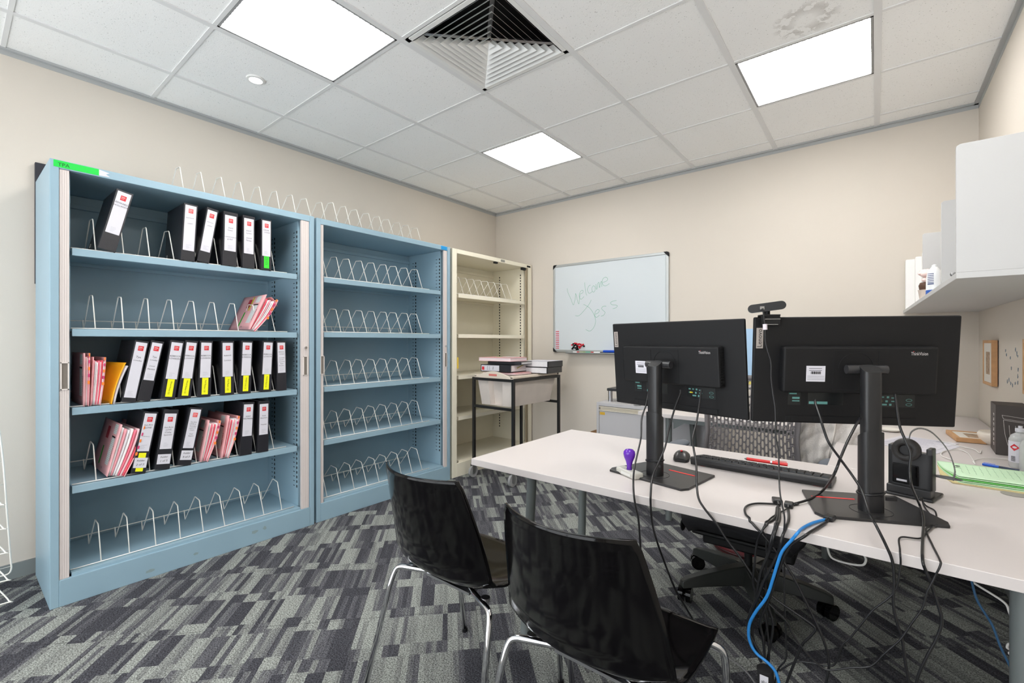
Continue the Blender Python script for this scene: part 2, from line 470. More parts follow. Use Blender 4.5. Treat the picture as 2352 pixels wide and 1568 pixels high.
# ================================================================== TAMBOUR CABINETS
def cabinet(name, label, y0, y1, M_, door_m, xf, shelves, stile=.03, strips=True, lw=.04, rw=.055, slots=((-.057, 0), (-.095, 1), (-.374, 0), (-.410, 1))):
    D = .49; W = y1 - y0; Ht = 2.02
    t = thing(name, label, 'cabinet', (xf, y0, 0), group='tall storage cabinets along the left wall')
    iy0, iy1 = stile + lw + .005, W - stile - rw - .002
    c = MB()
    c.box(-D, -.020, 0, .018, 0, Ht)                    # left side
    c.box(-D, -.020, W - .018, W, 0, Ht)                                     # right side
    c.box(-.02, 0, 0, stile, 0, Ht).box(-.02, 0, W - stile, W, 0, Ht)            # front stiles
    c.box(-.02, 0, stile, W - stile, Ht - .038, Ht).box(-D, -.0202, .0182, W - .0182, Ht - .038, Ht)                  # top
    c.box(-D + .001, -D + .012, .0184, W - .0184, .1, Ht - .0384)                                     # back
    c.box(-D, -.045, stile, iy0, .12, Ht - .038).box(-D, -.045, iy1, W - stile, .12, Ht - .038)   # inner cheeks
    c.box(-D + .012, -.01, iy0, iy1, .118, .135)                                 # floor of the cabinet
    c.box(-D + .012, -D + .03, iy0, iy1, Ht - .11, Ht - .085)                    # stiffener at the back
    c.build('carcass', M_, t, bevel=.002)
    MB().box(-.018, .0015, stile, W - stile, 0, .12).build('plinth', M_, t, bevel=.002)
    for s_, z in enumerate(shelves):
        m = MB()
        m.box(-D + .02, -.03, iy0 + .003, iy1 - .018, z - .012, z).box(-.035, -.018, iy0 + .003, iy1 - .018, z - .034, z)
        m.box(-.05, -.035, iy0 + .003, iy1 - .018, z - .034, z - .030)
        m.box(-D + .02, -D + .04, iy0 + .003, iy1 - .018, z - .03, z - .012)
        m.build('shelf', M_, t, bevel=.0015)
    if strips:
        for side, a, b in ((0, stile, stile + lw), (1, W - stile - rw, W - stile)):
            m = MB(); n = 4
            m.box(-.02, -.006, a + .001, b - .003, .121, Ht - .039)
            for q in range(n):
                ya = a + .002 + (b - a - .006) * q / n; yb = a + .002 + (b - a - .006) * (q + 1) / n
                m.box(-.006, -.0045, ya + .0004, yb - .0004, .121, Ht - .039)
            dr = m.build('tambour_door', door_m, t)
            hy = (a + b) / 2
            h = MB(); h.box(-.0045, 0, hy - .014, hy - .010, .98, 1.105).box(-.0045, 0, hy + .010, hy + .014, .98, 1.105).box(-.0045, 0, hy - .014, hy + .014, .98, .984).box(-.0045, 0, hy - .014, hy + .014, 1.101, 1.105)
            h.box(-.0046, -.0042, hy - .010, hy + .010, .984, 1.101, 1)
            h.build('handle', [mat('handle_beige', (222, 214, 208), .4), mat('handle_recess', (120, 112, 104), .6)], dr)
            if side:
                MB().cyl((-.005, hy, 1.16), (.007, hy, 1.16), .008, n=14).build('lock', chrome_m, dr, smooth=40)
    for xs, kind in slots:
        sl = MB(); z = .26
        while z < Ht - .10:
            if kind == 0: sl.box(xs - .006, xs + .006, iy1 - .0012, iy1 + .001, z - .008, z + .008)
            else: sl.box(xs - .008, xs + .008, iy1 - .0012, iy1 + .001, z - .002, z + .002)
            z += .030
        sl.build('slot_strip', slot_m, t)
    return t
SH = [1.632, 1.258, .893, .530]
cab1 = cabinet('storage_cabinet', 'pale blue steel tambour cabinet full of binders, nearest to the camera', .300, 1.526, blue_m, tamb_m, -2.88, SH, .03, True, .037, .055)
cab2 = cabinet('storage_cabinet', 'pale blue steel tambour cabinet holding only empty wire racks', 1.545, 2.757, blue_m, tamb_m, -2.888, [1.634, 1.262, .893, .532], .03, True, .025, .04)
cab3 = cabinet('storage_cabinet', 'cream steel cabinet in the far corner behind the trolley', 2.79, 3.965, cream_m, cream_m, -2.895, [1.628, 1.266, .893, .527], .055, False, .03, .03, ((-.084, 0), (-.377, 0)))
# marks on the cabinets
m = MB(); m.box(.0004, .0014, .012, .165, 1.987, 2.017)
m.build('tape_label', mat('green_tape', (20, 205, 70), .6), cab1)
MB().text('TPA', .022, frame((.0018, .045, 1.999), (0, 1, 0), (0, 0, 1))).build('lettering', mat('tape_ink', (10, 70, 30), .7), cab1)
m = MB(); m.prism([(.165, .0), (.205, .002), (.190, .012), (.203, .02), (.165, .028)], .0004, .0012, T=Matrix(((0, 0, 1, 0), (1, 0, 0, 0), (0, 1, 0, 1.988), (0, 0, 0, 1))))
m.build('torn_paper', paper_m, cab1)
MB().box(.0004, .0014, 1.105, 1.175, 1.985, 2.015).build('blue_label', mat('cyan_label', (10, 140, 205), .6), cab2)
MB().box(.0004, .003, .66, .72, 1.99, 2.012).build('maker_plate', mat('maker_grey', (140, 140, 132), .4), cab3)
MB().box(.0004, .003, 1.09, 1.15, 1.99, 2.008).build('number_plate', slot_m, cab3)
MB().box(-.003, .002, .058, .074, .96, 1.06).build('handle', mat('yellow_handle', (222, 190, 70), .5), cab3)
MB().box(-.03, -.004, .58, .62, 1.965, 1.98).box(-.03, -.004, 1.02, 1.08, 1.955, 1.98).build('door_catch', slot_m, cab3)
m = MB()
m.prism([(.20, .15), (.20, .40), (.225, .425), (.30, .425), (.32, .40), (.32, .15)], .0, .001, T=Matrix(((0, 0, 1, -.4775), (1, 0, 0, 0), (0, 1, 0, 0), (0, 0, 0, 1))))
m.build('cable_cutout', slot_m, cab3)
m = MB(); m.box(-.018, -.005, 1.082, 1.090, .13, 1.97).box(-.014, -.002, 1.104, 1.111, .13, 1.97)
m.build('door_edge', mat('door_edge_grey', (168, 154, 130), .5), cab3)
# scuffs: small chipped-paint patches with a shape of their own
m = MB()
for (y, z, w, h) in ((.36, .035, .05, .012), (.56, .05, .03, .010), (.86, .07, .05, .012), (.915, .075, .025, .014)):
    pts = [(y + w * .5 * math.cos(a) * (.6 + .4 * random.random()), z + h * math.sin(a) * (.5 + .5 * random.random())) for a in [q * PI / 7 for q in range(14)]]
    m.prism(pts, .0017, .0020, T=Matrix(((0, 0, 1, 0), (1, 0, 0, 0), (0, 1, 0, 0), (0, 0, 0, 1))))
m.build('scuff_marks', mat('scuff', (138, 158, 160), .7), cab1)
# dark board standing behind the first cabinet
tag(MB().box(-3.415, -3.385, .30, .345, 1.5, 2.125).build('board', mat('dark_board', (44, 44, 52), .7)), 'dark board edge sticking up behind the near blue cabinet', 'board')

# ================================================================== WIRE FILE RACKS
RN = 0
def wire_rack(label, x, y0, z, n=9, dy=.104, dx=0.0, yend=None, only_z=0.0):
    """front rail at x, uprights run back into the shelf"""
    t = thing('wire_file_rack', label, 'file rack', (x, y0, z), group='wire file racks on the cabinets')
    R = .0026
    a, b = (-.108 if z < .2 and y0 < 1 else -.085), (n - 1) * dy + .075
    MB().tube([(0 + dx * a, a, .004), (dx * b, b, .004)], R, 8).build('front_rail', wire_m, t, smooth=True)
    MB().tube([(-.315 + dx * a, a, .050), (-.315 + dx * b, b, .050)], R, 8).build('back_rail', wire_m, t, smooth=True)
    pts = [(0, 0, .004), (-.062, 0, .150), (-.066, 0, .160), (-.074, 0, .166), (-.136, 0, .172), (-.144, 0, .169), (-.150, 0, .160), (-.288, 0, .010), (-.293, 0, .006), (-.297, 0, .012), (-.315, 0, .054)]
    proto = MB().tube(pts, R, 8).build('divider', wire_m, t, smooth=True)
    for i in range(1, n):
        c = proto.copy(); COL.objects.link(c); c.parent = t
        c.location = (dx * i * dy, i * dy, 0)
        c.rotation_euler = (random.uniform(-.03, .03), 0, random.uniform(-.03, .03))
    return t
XW = -2.922
wire_rack('cream wire rack around six binders, top shelf of the near blue cabinet', XW, .460, SH[0], 9, .104)
wire_rack('cream wire rack, empty but for one pink file, second shelf of the near blue cabinet', XW, .459, SH[1], 9, .1045)
wire_rack('cream wire rack mostly hidden by binders with yellow stickers, near blue cabinet', XW, .451, SH[2], 9, .1045)
wire_rack('cream wire rack between pink files and binders, fourth shelf of near blue cabinet', XW, .462, SH[3], 9, .1031)
wire_rack('empty cream wire rack on the floor level of the near blue cabinet', XW, .480, .1355, 9, .1070)
nm = ['top shelf', 'second shelf', 'middle shelf', 'fourth shelf', 'bottom']
for q, z in enumerate([1.634, 1.262, .893, .532, .1355]):
    wire_rack('empty wire rack in the second blue cabinet, ' + nm[q], -2.925, 1.640, z, 9, .1045)
wire_rack('empty thin wire rack on the top shelf of the cream cabinet', -2.93, 2.965, 1.628, 8, .1005)
wire_rack('wire rack standing on the roof of the near blue cabinet', -3.005, .84, 2.0215, 9, .105)
wire_rack('wire rack standing on the roof of the second blue cabinet', -2.945, 1.735, 2.0215, 9, .105, dx=-.12)

# ================================================================== BINDERS
def spine_T(x=.0): return frame((x, 0, 0), (0, 1, 0), (0, 0, 1))
GROUP_B = 'black lever arch binders in the near blue cabinet'
HB, DB = .308, .285
def binder(label, y, z, lean, w, lines, sticker=None, lab=(.10, .30), xf=-2.895, fade=False, lw=.80, tx=.0115):
    """spine faces +X; lean in degrees, positive = top toward +Y"""
    a = math.radians(lean)
    t = thing('lever_arch_binder', label, 'binder', (xf, y, z + .5 * w * math.sin(abs(a)) + .0015), group=GROUP_B, rot=(-a, 0, 0))
    m = MB(); h = w / 2
    m.box(-.003, 0, -h, h, 0, HB).box(-DB, -.003, -h, -h + .003, 0, HB).box(-DB, -.003, h - .003, h, 0, HB)
    m.build('cover', binder_m, t, bevel=.001)
    MB().box(-DB + .03, -.03, -h + .004, h - .004, .006, HB - .012).build('pages', page_m, t)
    MB().box(-DB + .03, -DB + .05, -h - .0022, -h - .0002, .03, .05).build('rado_ring', steel_m, t)
    lh = lab[1] - lab[0]; L0 = -w * lw / 2
    lb = MB().box(.0003, .0009, L0, -L0, lab[0], lab[1]).build('spine_label', paper_m, t)
    MB().box(.0010, .0014, -.010, .012, lab[1] - .042, lab[1] - .018).build('red_logo', mat('red_faded', (222, 96, 96), .6) if fade else red_m, lb)
    m = MB()
    for k_, (dz, wd) in enumerate(((-.024, .014), (-.028, .017), (-.034, .012))):
        m.box(.0015, .0017, -.0075, -.0075 + wd, lab[1] + dz - .0008, lab[1] + dz + .0008)
    m.build('logo_lettering', mat('pale_print', (240, 190, 190), .6), lb)
    m = MB(); zz = lab[1] - .058
    for ln in lines:
        if ln:
            s_ = min(tx, (w * lw - .006) / (len(ln) * .56))
            m.text(ln, s_, frame((.0014, random.uniform(-.002, .002), zz), (0, 1, random.uniform(-.04, .10)), (0, .12, 1)))
        zz -= tx * 1.25
    if m.v: m.build('handwriting', ink_m, lb)
    m = MB()
    for q in range(4):
        m.box(.0010, .0012, -.012, -.012 + random.uniform(.012, .026), lab[0] + .012 + q * .006, lab[0] + .0130 + q * .006)
    m.build('fine_print', mat('grey_print', (165, 165, 172), .7), lb)
    if sticker:
        kind, txt = sticker
        if kind in ('yellow', 'green'):
            st = MB().box(.0003, .0010, -.014, .016, .012, lab[0] - .001).build('sticker', yel_m if kind == 'yellow' else grn_m, t)
            if kind == 'yellow':
                MB().text(txt, min(.015, (lab[0] - .02) / (len(txt) * .55)), frame((.0014, .001, (lab[0] + .012) / 2), (0, -.08, -1), (0, 1, -.08))).build('handwriting', ink_m, st)
            else:
                m = MB()
                for q, tt in enumerate(txt.split('|')): m.text(tt, .0075, frame((.0014, .001, lab[0] - .010 - q * .010), (0, 1, 0), (0, 0, 1)))
                m.build('handwriting', mat('green_ink', (15, 90, 25), .7), st)
        else:
            if kind == 'white_on_yellow':
                MB().box(.0002, .0006, -.014, .016, .010, lab[0] - .008).build('sticker', yel_m, t)
            st = MB().box(.0007, .0013, -w * .44, w * .44, .028, .078).build('volume_label', paper_m, t)
            m = MB(); a_, b_ = txt.split('|')
            m.text(a_, .0125, frame((.0018, 0, .064), (0, 1, .06), (0, .1, 1))); m.text(b_, .014, frame((.0018, 0, .044), (0, 1, .06), (0, .1, 1)))
            m.build('handwriting', ink_m, st)
    return t
z1, z2, z3, z4 = SH
binder('binder tilted to the right and standing alone at the left of the top shelf', .496, z1, 13, .066, ['EDWARD', 'HOLLANDS'], lab=(.085, .300))
binder('upright typed-label binder, second from left on the top shelf of the near blue cabinet', .826, z1, 3, .064, ['', 'David Lyons', '', '', 'Letters'], lab=(.055, .300), fade=True, tx=.008)
binder('narrow tilted binder with crooked typed label, third on the top shelf', .898, z1, 9, .058, ['', 'David Lyons', '', 'Letters'], lab=(.060, .295), tx=.008)
binder('binder fourth on the top shelf, bold black handwriting across a wide spine', 1.030, z1, 1.2, .074, ['', 'David', 'Lyons', '', '', 'CORRESPONDENCE', '& FILE'], lab=(.085, .288), tx=.0105)
binder('binder fifth on the top shelf, beside the one with the green sticker', 1.131, z1, .4, .066, ['', 'David', 'Lyons', '', 'Clinical', 'Notes'], lab=(.085, .292), tx=.0115)
binder('binder with a bright green sticker at the right end of the top shelf', 1.231, z1, .2, .060, ['DAVID', '  LYONS'], ('green', 'Needs|Master|Scan|Copy|Nov'), lab=(.085, .300), tx=.011)
binder('leaning binder with an extra long white spine label, beside the yellow envelope', .578, z3, 10, .056, ['', 'Tye', 'Loveday'], lab=(.022, .300), lw=.82, tx=.0135)
binder('leaning binder with clinical notes label, to the right of the long-label binder', .637, z3, 11, .054, ['', 'Tye', 'Loveday', '', 'Clinical', 'Notes'], lab=(.105, .298), tx=.0125)
ys = [(.738, 8, .062, ['', 'REBECCA', 'LOVISON'], 'Hired Notes 2/2'), (.811, 6.5, .058, ['', 'REBECCA', 'LOVISON'], 'Hired Notes 1/2'), (.904, 2, .062, ['', 'REBECCA', 'LOVISON'], 'Vol Notes 1/3'),
      (1.020, 0, .066, ['', 'Rebecca', '', 'Lovison'], 'Vol Pack 1/3'), (1.112, 2.4, .062, ['', 'REBECCA', 'LOVISON'], 'Richbed Carter 1/2'), (1.228, 2.8, .064, ['', 'REBECCA', 'LOVISON'], 'Kitchen Paper 1/2')]
lb_ = ['leftmost of the six yellow-stickered binders, tilted on the middle shelf', 'second yellow-stickered binder from the left on the middle shelf', 'third yellow-stickered binder from the left, just before the wide gap',
       'fourth yellow-stickered binder from the left, just after the wide gap', 'fifth yellow-stickered binder from the left on the middle shelf', 'rightmost yellow-stickered binder, next to the slim unstickered one']
for (y, l, w, tx_, st), L_ in zip(ys, lb_): binder('black binder, ' + L_, y, z3, l, w, tx_, ('yellow', st), lab=(.105, .298), tx=.0112)
binder('slim binder without a sticker at the right end of the middle shelf', 1.325, z3, -1, .058, ['Rebecca', 'Lovison', '', 'Current', 'Clinical', 'Assessment', 'Plans', 'Practice'], lab=(.110, .298), tx=.0098)
binder('leaning binder with a white volume label over a yellow sticker, fourth shelf', .615, z4, 10, .060, ['Sue-Ann', 'LOVE', '', '', '(Cathy Spencer)'], ('white_on_yellow', 'Folder|2 of 3'), lab=(.110, .300), tx=.0115)
binder('binder with a crooked white volume label, middle one of the three volumes', .714, z4, 7.5, .064, ['', 'Sue-Anne', 'LOVE', '(Cathy', 'Spencer)'], ('white', 'Folder|1 of 3'), lab=(.105, .288), tx=.0105)
binder('tallest-looking leaning binder with typed label and white volume label, fourth shelf', .811, z4, 10.5, .060, ['', 'Sue-Ann', 'LOVE as', 'Guardian', 'Letters re', 'Court', '', 'Final', 'Report'], ('white', 'Folder|3 of 3'), lab=(.090, .298), fade=True, tx=.0085)
binder('binder right of the pink files on the fourth shelf, label with two words', 1.116, z4, 3, .064, ['', 'KENT', 'NEUMANN'], lab=(.110, .296), tx=.0105)
binder('binder at the right end of the fourth shelf, beside a bare divider', 1.212, z4, 1.2, .062, ['', 'Kent', 'Neumann', '', '', 'Hospital'], lab=(.105, .290), tx=.0105)

# ================================================================== PINK CARD FILES, ENVELOPE
form_m = mat('form_print', (214, 216, 214), .7)
rule_m = mat('form_rule', (120, 118, 118), .7)
orange_m = mat('orange_tab', (240, 130, 50), .6)
PG = [(250, 240, 240), (236, 120, 140), (244, 200, 205), (235, 90, 110), (240, 238, 240), (246, 170, 180), (225, 225, 228)]
def pink_file(label, y, z, lean, w, flare, xf=-2.895, hh=.245, dd=.33, seed=1, marks=True, tabs=True, bend=.5, rz=0.0):
    rr = random.Random(seed)
    a = math.radians(lean)
    t = thing('card_file', label, 'file folder', (xf, y, z + w * .5 * math.sin(abs(a)) + .002), group='pink card files in the near blue cabinet', rot=(-a, 0, rz))
    h = w / 2
    def cover(y0, fl, nm_, top=0.0):
        def fn(u, v):
            zz = v * hh
            return (-u * dd, y0 + fl * math.sin(v * PI * .55) * (1 - u * .8), zz + top * (1 - u) * v)
        return MB().grid(fn, 8, 8).build(nm_, pink_m, t, smooth=True, solid=.0016)
    f = cover(-h, 0, 'front_cover')
    bk = cover(h, flare, 'back_cover')
    n = 7
    for q in range(n):
        fr = (q + .7) / (n + .4)
        m = MB(); c = PG[(q + seed) % len(PG)]
        yq = -h + w * fr
        def fn(u, v, yq=yq, fr=fr): 
            return (-.008 - rr.random() * .0015 - u * (dd - .02), yq + flare * fr * math.sin(v * PI * .55) * (1 - u * .8), .004 + v * (hh - .02 - .012 * ((q * 37) % 5) / 5))
        m.grid(fn, 6, 10)
        m.build('paper_sheaf', mat('sheaf_%d_%d_%d' % c, c, .8), t, smooth=True, solid=w / (n + 1.5))
    if tabs:
        m = MB()
        for q in range(5):
            m.box(-.006, .0035, h + flare * .8 - .003 - .001 * q, h + flare * .85, hh * (.94 - q * .13), hh * (1.0 - q * .13), q % 2)
        m.build('colour_tabs', [orange_m, mat('magenta_tab', (200, 60, 110), .6)], t)
    # printed form on the front cover (faces -Y)
    if marks:
        X0, X1 = -.055, -.115
        Y_ = -h - .0012
        m = MB().box(X1, X0, Y_ - .0003, Y_, .045, hh * .70).box(X1, X0, Y_ - .0003, Y_, hh * .78, hh * .97)
        fm = m.build('printed_form', form_m, t)
        m = MB(); zz = .052
        while zz < hh * .69: m.box(X1, X0, Y_ - .0006, Y_ - .0003, zz, zz + .0008); zz += .0085
        zz = hh * .80
        while zz < hh * .96: m.box(X1, X0, Y_ - .0006, Y_ - .0003, zz, zz + .0008); zz += .0085
        m.build('ruled_lines', rule_m, fm)
        MB().box(X1 - .002, X0 + .002, Y_ - .0006, Y_, hh * .705, hh * .735).build('black_bar', ink_m, fm)
        MB().text('MAIN FILE', .017, frame((X0 + .012, Y_ - .0004, hh * .42), (0, 0, 1), (-1, 0, 0))).build('lettering', ink_m, t)
        MB().text('FILE', .012, frame((-.15, Y_ - .0004, .02), (1, 0, 0), (0, 0, 1))).build('lettering', ink_m, t)
    return t
t = pink_file('slumped pink file with yellow and green strips, alone on the second shelf', 1.155, z2, 24, .030, .045, seed=2, hh=.235, xf=-2.90)
Y_ = -.0165
MB().box(-.165, -.15, Y_ - .0006, Y_ - .0001, .13, .225).build('yellow_strip', mat('olive_yellow', (205, 200, 20), .6), t)
MB().box(-.205, -.19, Y_ - .0006, Y_ - .0001, .02, .12).build('green_strip', mat('strong_green', (30, 170, 30), .6), t)
MB().box(-.215, -.17, Y_ - .0005, Y_ - .0001, .15, .21).build('red_patch', mat('dark_red_patch', (170, 40, 55), .6), t)
m = MB(); m.grid(lambda u, v: (-.02 - v * .13, .022 + u * .055 + .0, .238 + .006 * math.sin(u * PI) - .035 * u), 6, 2)
m.build('folded_flap', pink_m, t, smooth=True, solid=.0012)
pink_file('upright pink file at the left end of the middle shelf, half behind the cabinet door', .424, z3, .5, .016, .002, seed=3, hh=.250, tabs=True)
pink_file('thick file of pink and white papers right beside the yellow envelope', .456, z3, 2.5, .034, .010, seed=5, hh=.230, marks=False)
t = thing('padded_envelope', 'bright yellow-orange envelope leaning against the binders, middle shelf', 'envelope', (-2.890, .508, z3 + .004), rot=(-math.radians(8), 0, math.radians(14)))
MB().grid(lambda u, v: (-u * .20, .006 + .030 * (v ** 2.0) * (1 - u * .6) + .004 * math.sin(u * 9), v * .205), 10, 10).build('front', mat('amber_paper', (240, 168, 12), .6, noise=(8, .05)), t, smooth=True, solid=.0015)
MB().grid(lambda u, v: (-u * .195, .016 + .030 * (v ** 2.0) * (1 - u * .6), v * .190), 8, 8).build('papers', paper_m, t, smooth=True, solid=.006)
t = pink_file('bulging pink file behind a bare wire divider, left end of the fourth shelf', .530, z4, 13, .066, .030, seed=4, hh=.250, dd=.36)
Y_ = -.0345
MB().box(-.235, -.218, Y_ - .0006, Y_ - .0001, .03, .12).build('green_strip', mat('strong_green', (30, 170, 30), .6), t)
MB().box(-.24, -.19, Y_ - .0005, Y_ - .0001, .16, .22).build('red_patch', mat('dark_red_patch', (170, 40, 55), .6), t)
pink_file('pink file with darkened form, first of the pair on the fourth shelf', .905, z4, 10, .032, .026, seed=6, hh=.228)
pink_file('pink file with a red-tabbed corner, second of the pair on the fourth shelf', 1.008, z4, 9, .032, .024, seed=8, hh=.240)

# ================================================================== WHITEBOARD
wbx0, wbx1, wbz0, wbz1 = -2.618, -1.413, 1.092, 1.99
t = thing('whiteboard', 'wall-mounted whiteboard with faint green handwriting and grey frame', 'whiteboard', (wbx0, YB - .002, wbz0))
W_, H_ = wbx1 - wbx0, wbz1 - wbz0
MB().box(.01, W_ - .01, -.014, -.002, .01, H_ - .01).build('writing_surface', mat('whiteboard_enamel', (208, 215, 219), .14), t)
m = MB()
m.box(.02, W_ - .02, -.021, 0, 0, .024).box(.02, W_ - .02, -.021, 0, H_ - .024, H_).box(0, .024, -.021, 0, .02, H_ - .02).box(W_ - .024, W_, -.021, 0, .02, H_ - .02)
m.build('frame', mat('board_frame', (186, 190, 190), .35, .5), t, bevel=.003)
for cx_, cz_, sx, sz in ((0, 0, 1, 1), (W_, 0, -1, 1), (0, H_, 1, -1), (W_, H_, -1, -1)):
    pl_ = [(0, .045), (0, .014), (.004, .004), (.014, 0), (.045, 0), (.032, .014), (.014, .032)]
    if sx * sz > 0: pl_ = pl_[::-1]
    m = MB(); m.prism([(cx_ + sx * x, cz_ + sz * z) for x, z in pl_], -.001, .024, T=Matrix(((1, 0, 0, 0), (0, 0, -1, 0), (0, 1, 0, 0), (0, 0, 0, 1))))
    m.build('corner_cap', black_pl, t)
MB().box(.18, W_ - .18, -.07, -.012, -.012, -.008).box(.18, W_ - .18, -.07, -.067, -.012, 0).box(.18, .184, -.07, -.012, -.012, .002).box(W_ - .184, W_ - .18, -.07, -.012, -.012, .002).build('pen_tray', mat('board_frame', (186, 190, 190), .35), t)
gi = mat('green_marker_ink', (66, 158, 122), .6)
STR = [[(252, 355), (262, 395), (283, 440), (301, 487), (311, 465), (320, 420), (322, 396), (330, 430), (345, 480), (352, 450), (356, 405)],
       [(355, 402), (378, 390), (380, 373), (366, 374), (353, 395), (352, 425), (365, 443), (388, 420)],
       [(394, 308), (397, 350), (402, 390), (410, 412)], [(440, 328), (424, 340), (416, 365), (424, 392), (440, 392), (452, 380)],
       [(462, 335), (450, 355), (455, 380), (468, 385), (478, 362), (474, 340), (462, 335)],
       [(482, 322), (490, 365), (497, 322), (508, 308), (512, 350), (520, 315), (528, 300), (532, 343)],
       [(540, 308), (570, 295), (577, 278), (563, 266), (543, 275), (533, 300), (542, 330), (565, 334), (592, 316)],
       [(446, 447), (430, 480), (395, 525), (350, 572), (318, 574)],
       [(384, 484), (408, 495), (440, 520), (470, 570), (481, 620), (466, 668), (435, 697), (402, 685)],
       [(478, 562), (502, 550), (510, 532), (498, 524), (480, 540), (474, 568), (486, 588), (512, 570)],
       [(566, 497), (540, 500), (530, 518), (545, 535), (556, 548), (545, 570), (524, 578)],
       [(648, 452), (620, 458), (600, 470), (612, 486), (645, 490), (655, 498), (640, 512), (618, 518)]]
m = MB()
for st in STR:
    P_ = [atY(1230 + x / 3.484, 560 + y / 3.484, YB - .0165) for x, y in st]
    P_ = [(p[0] - wbx0, -.0145, p[2] - wbz0) for p in smooth_path(P_, 5)]
    m.tube(P_, .0015, 5)
for i in range(len(m.v)):
    m.v[i] = (m.v[i][0], -.0145 + (m.v[i][1] + .0145) * .15, m.v[i][2])
m.build('green_handwriting', gi, t)
# magnets
red_pl = mat('red_plastic', (200, 25, 45), .25); 
MG = [(290, 808, 1), (300, 800, 0), (312, 795, 1), (325, 797, 1), (335, 805, 1), (318, 808, 0), (306, 815, 0), (330, 818, 0), (345, 800, 1), (358, 803, 1), (300, 828, 0), (315, 832, 0), (330, 830, 0), (345, 822, 1), (358, 820, 1), (368, 812, 1), (378, 805, 1), (385, 818, 0), (336, 842, 0), (292, 838, 0), (350, 832, 1), (325, 843, 0)]
for i, (x, y, r_) in enumerate(MG):
    p = atY(1230 + x / 3.484, 560 + y / 3.484, YB - .03)
    o = MB().lathe([(.0085, 0), (.0085, .003), (.006, .008), (.008, .014), (.006, .018), (.001, .0185)], 12).build('board_magnet', red_pl if r_ else black_gl, None, smooth=40)
    o.location = (p[0], YB - .0165, p[2]); o.rotation_euler = (PI / 2, 0, 0)
    tag(o, ('red' if r_ else 'black') + ' push magnet in the cluster at the bottom left of the whiteboard', 'magnet', 'red board magnets' if r_ else 'black board magnets')
t2 = thing('magnetic_strip', 'red and white zigzag strip at the bottom left corner of the whiteboard', 'magnetic strip', (wbx0 + .05, YB - .0165, wbz0 + .03))
MB().box(-.022, .022, -.0015, 0, 0, .20).build('backing', paper_m, t2)
m = MB()
for q in range(10): m.box(-.020, .020, -.0022, -.0015, .006 + q * .019, .013 + q * .019, T=None)
m.build('red_bars', red_pl, t2)
# markers and eraser on the tray
MK = [(302, 350, 862, (235, 235, 235), (200, 40, 45), 'white marker with a red cap, leftmost on the whiteboard tray'), (352, 402, 866, (150, 160, 120), (120, 150, 90), 'dull green marker on the whiteboard tray'),
      (404, 465, 867, (70, 160, 130), (190, 50, 50), 'green marker with red end at the middle of the tray'), (468, 545, 868, (240, 240, 240), (40, 40, 45), 'white marker with black cap beside the blue eraser')]
for x0, x1, y, c, cc, L_ in MK:
    a = atY(1230 + x0 / 3.484, 560 + y / 3.484, YB - .045); b = atY(1230 + x1 / 3.484, 560 + y / 3.484, YB - .045)
    zt = wbz0 - .008 + .009
    t2 = thing('whiteboard_marker', L_, 'marker', (a[0], YB - .045, zt), group='markers on the whiteboard tray')
    Lm = b[0] - a[0]
    MB().cyl((0, 0, 0), (Lm * .66, 0, 0), .008, n=12).build('barrel', mat('mk%d%d%d' % c, c, .4), t2, smooth=40)
    MB().cyl((Lm * .66, 0, 0), (Lm, 0, 0), .0088, .007, n=12).build('cap', mat('mk%d%d%d' % cc, cc, .4), t2, smooth=40)
a = atY(1386, 806, YB - .045)
t2 = thing('whiteboard_eraser', 'blue whiteboard eraser on the tray, partly behind the left monitor', 'eraser', (a[0], YB - .042, wbz0 - .008))
MB().box(0, .15, -.022, .022, .012, .034).build('grip', mat('blue_plastic', (15, 75, 190), .35), t2, bevel=.008)
MB().box(.004, .146, -.02, .02, 0, .012).build('felt_pad', mat('blue_felt', (20, 40, 90), .9), t2)
# pale blue notice seen through the gap between the monitors
t2 = thing('notice', 'pale blue notice on the back wall, glimpsed in the gap between the monitors', 'notice', (-.93, YB - .001, .86))
MB().box(0, .30, -.003, 0, 0, .44).build('sheet', mat('pale_blue_paper', (172, 205, 235), .7), t2)
MB().box(.0, .30, -.0034, -.003, .0, .05).build('yellow_border', mat('pale_yellow', (220, 205, 110), .7), t2)

# ================================================================== TROLLEY WITH PLASTIC TUB
fx0, fx1, fy0, fy1, fz = -2.80, -2.33, 2.94, 3.655, .885
t = thing('trolley', 'black steel frame trolley on grey castors in front of the cream cabinet', 'trolley', (fx0, fy0, 0))
fw, fd = fx1 - fx0, fy1 - fy0
bk = mat('black_painted_steel', (24, 24, 24), .4)
s_ = .024
for x in (0, fw - s_):
    for y in (0, fd - s_):
        MB().box(x, x + s_, y, y + s_, .125, fz).build('upright', bk, t, bevel=.002)
m = MB()
for z in (fz - s_, .62):
    m.box(s_, fw - s_, .001, s_ - .001, z, z + s_ - .001).box(s_, fw - s_, fd - s_ + .001, fd - .001, z, z + s_ - .001)
    if z > .7: m.box(.001, s_ - .001, s_, fd - s_, z, z + s_ - .001).box(fw - s_ + .001, fw - .001, s_, fd - s_, z, z + s_ - .001)
m.build('rails', bk, t, bevel=.002)
MB().box(.001, s_ - .001, s_, fd - s_, .13, .15).box(fw - s_ + .001, fw - .001, s_, fd - s_, .13, .15).build('base_rail', bk, t)
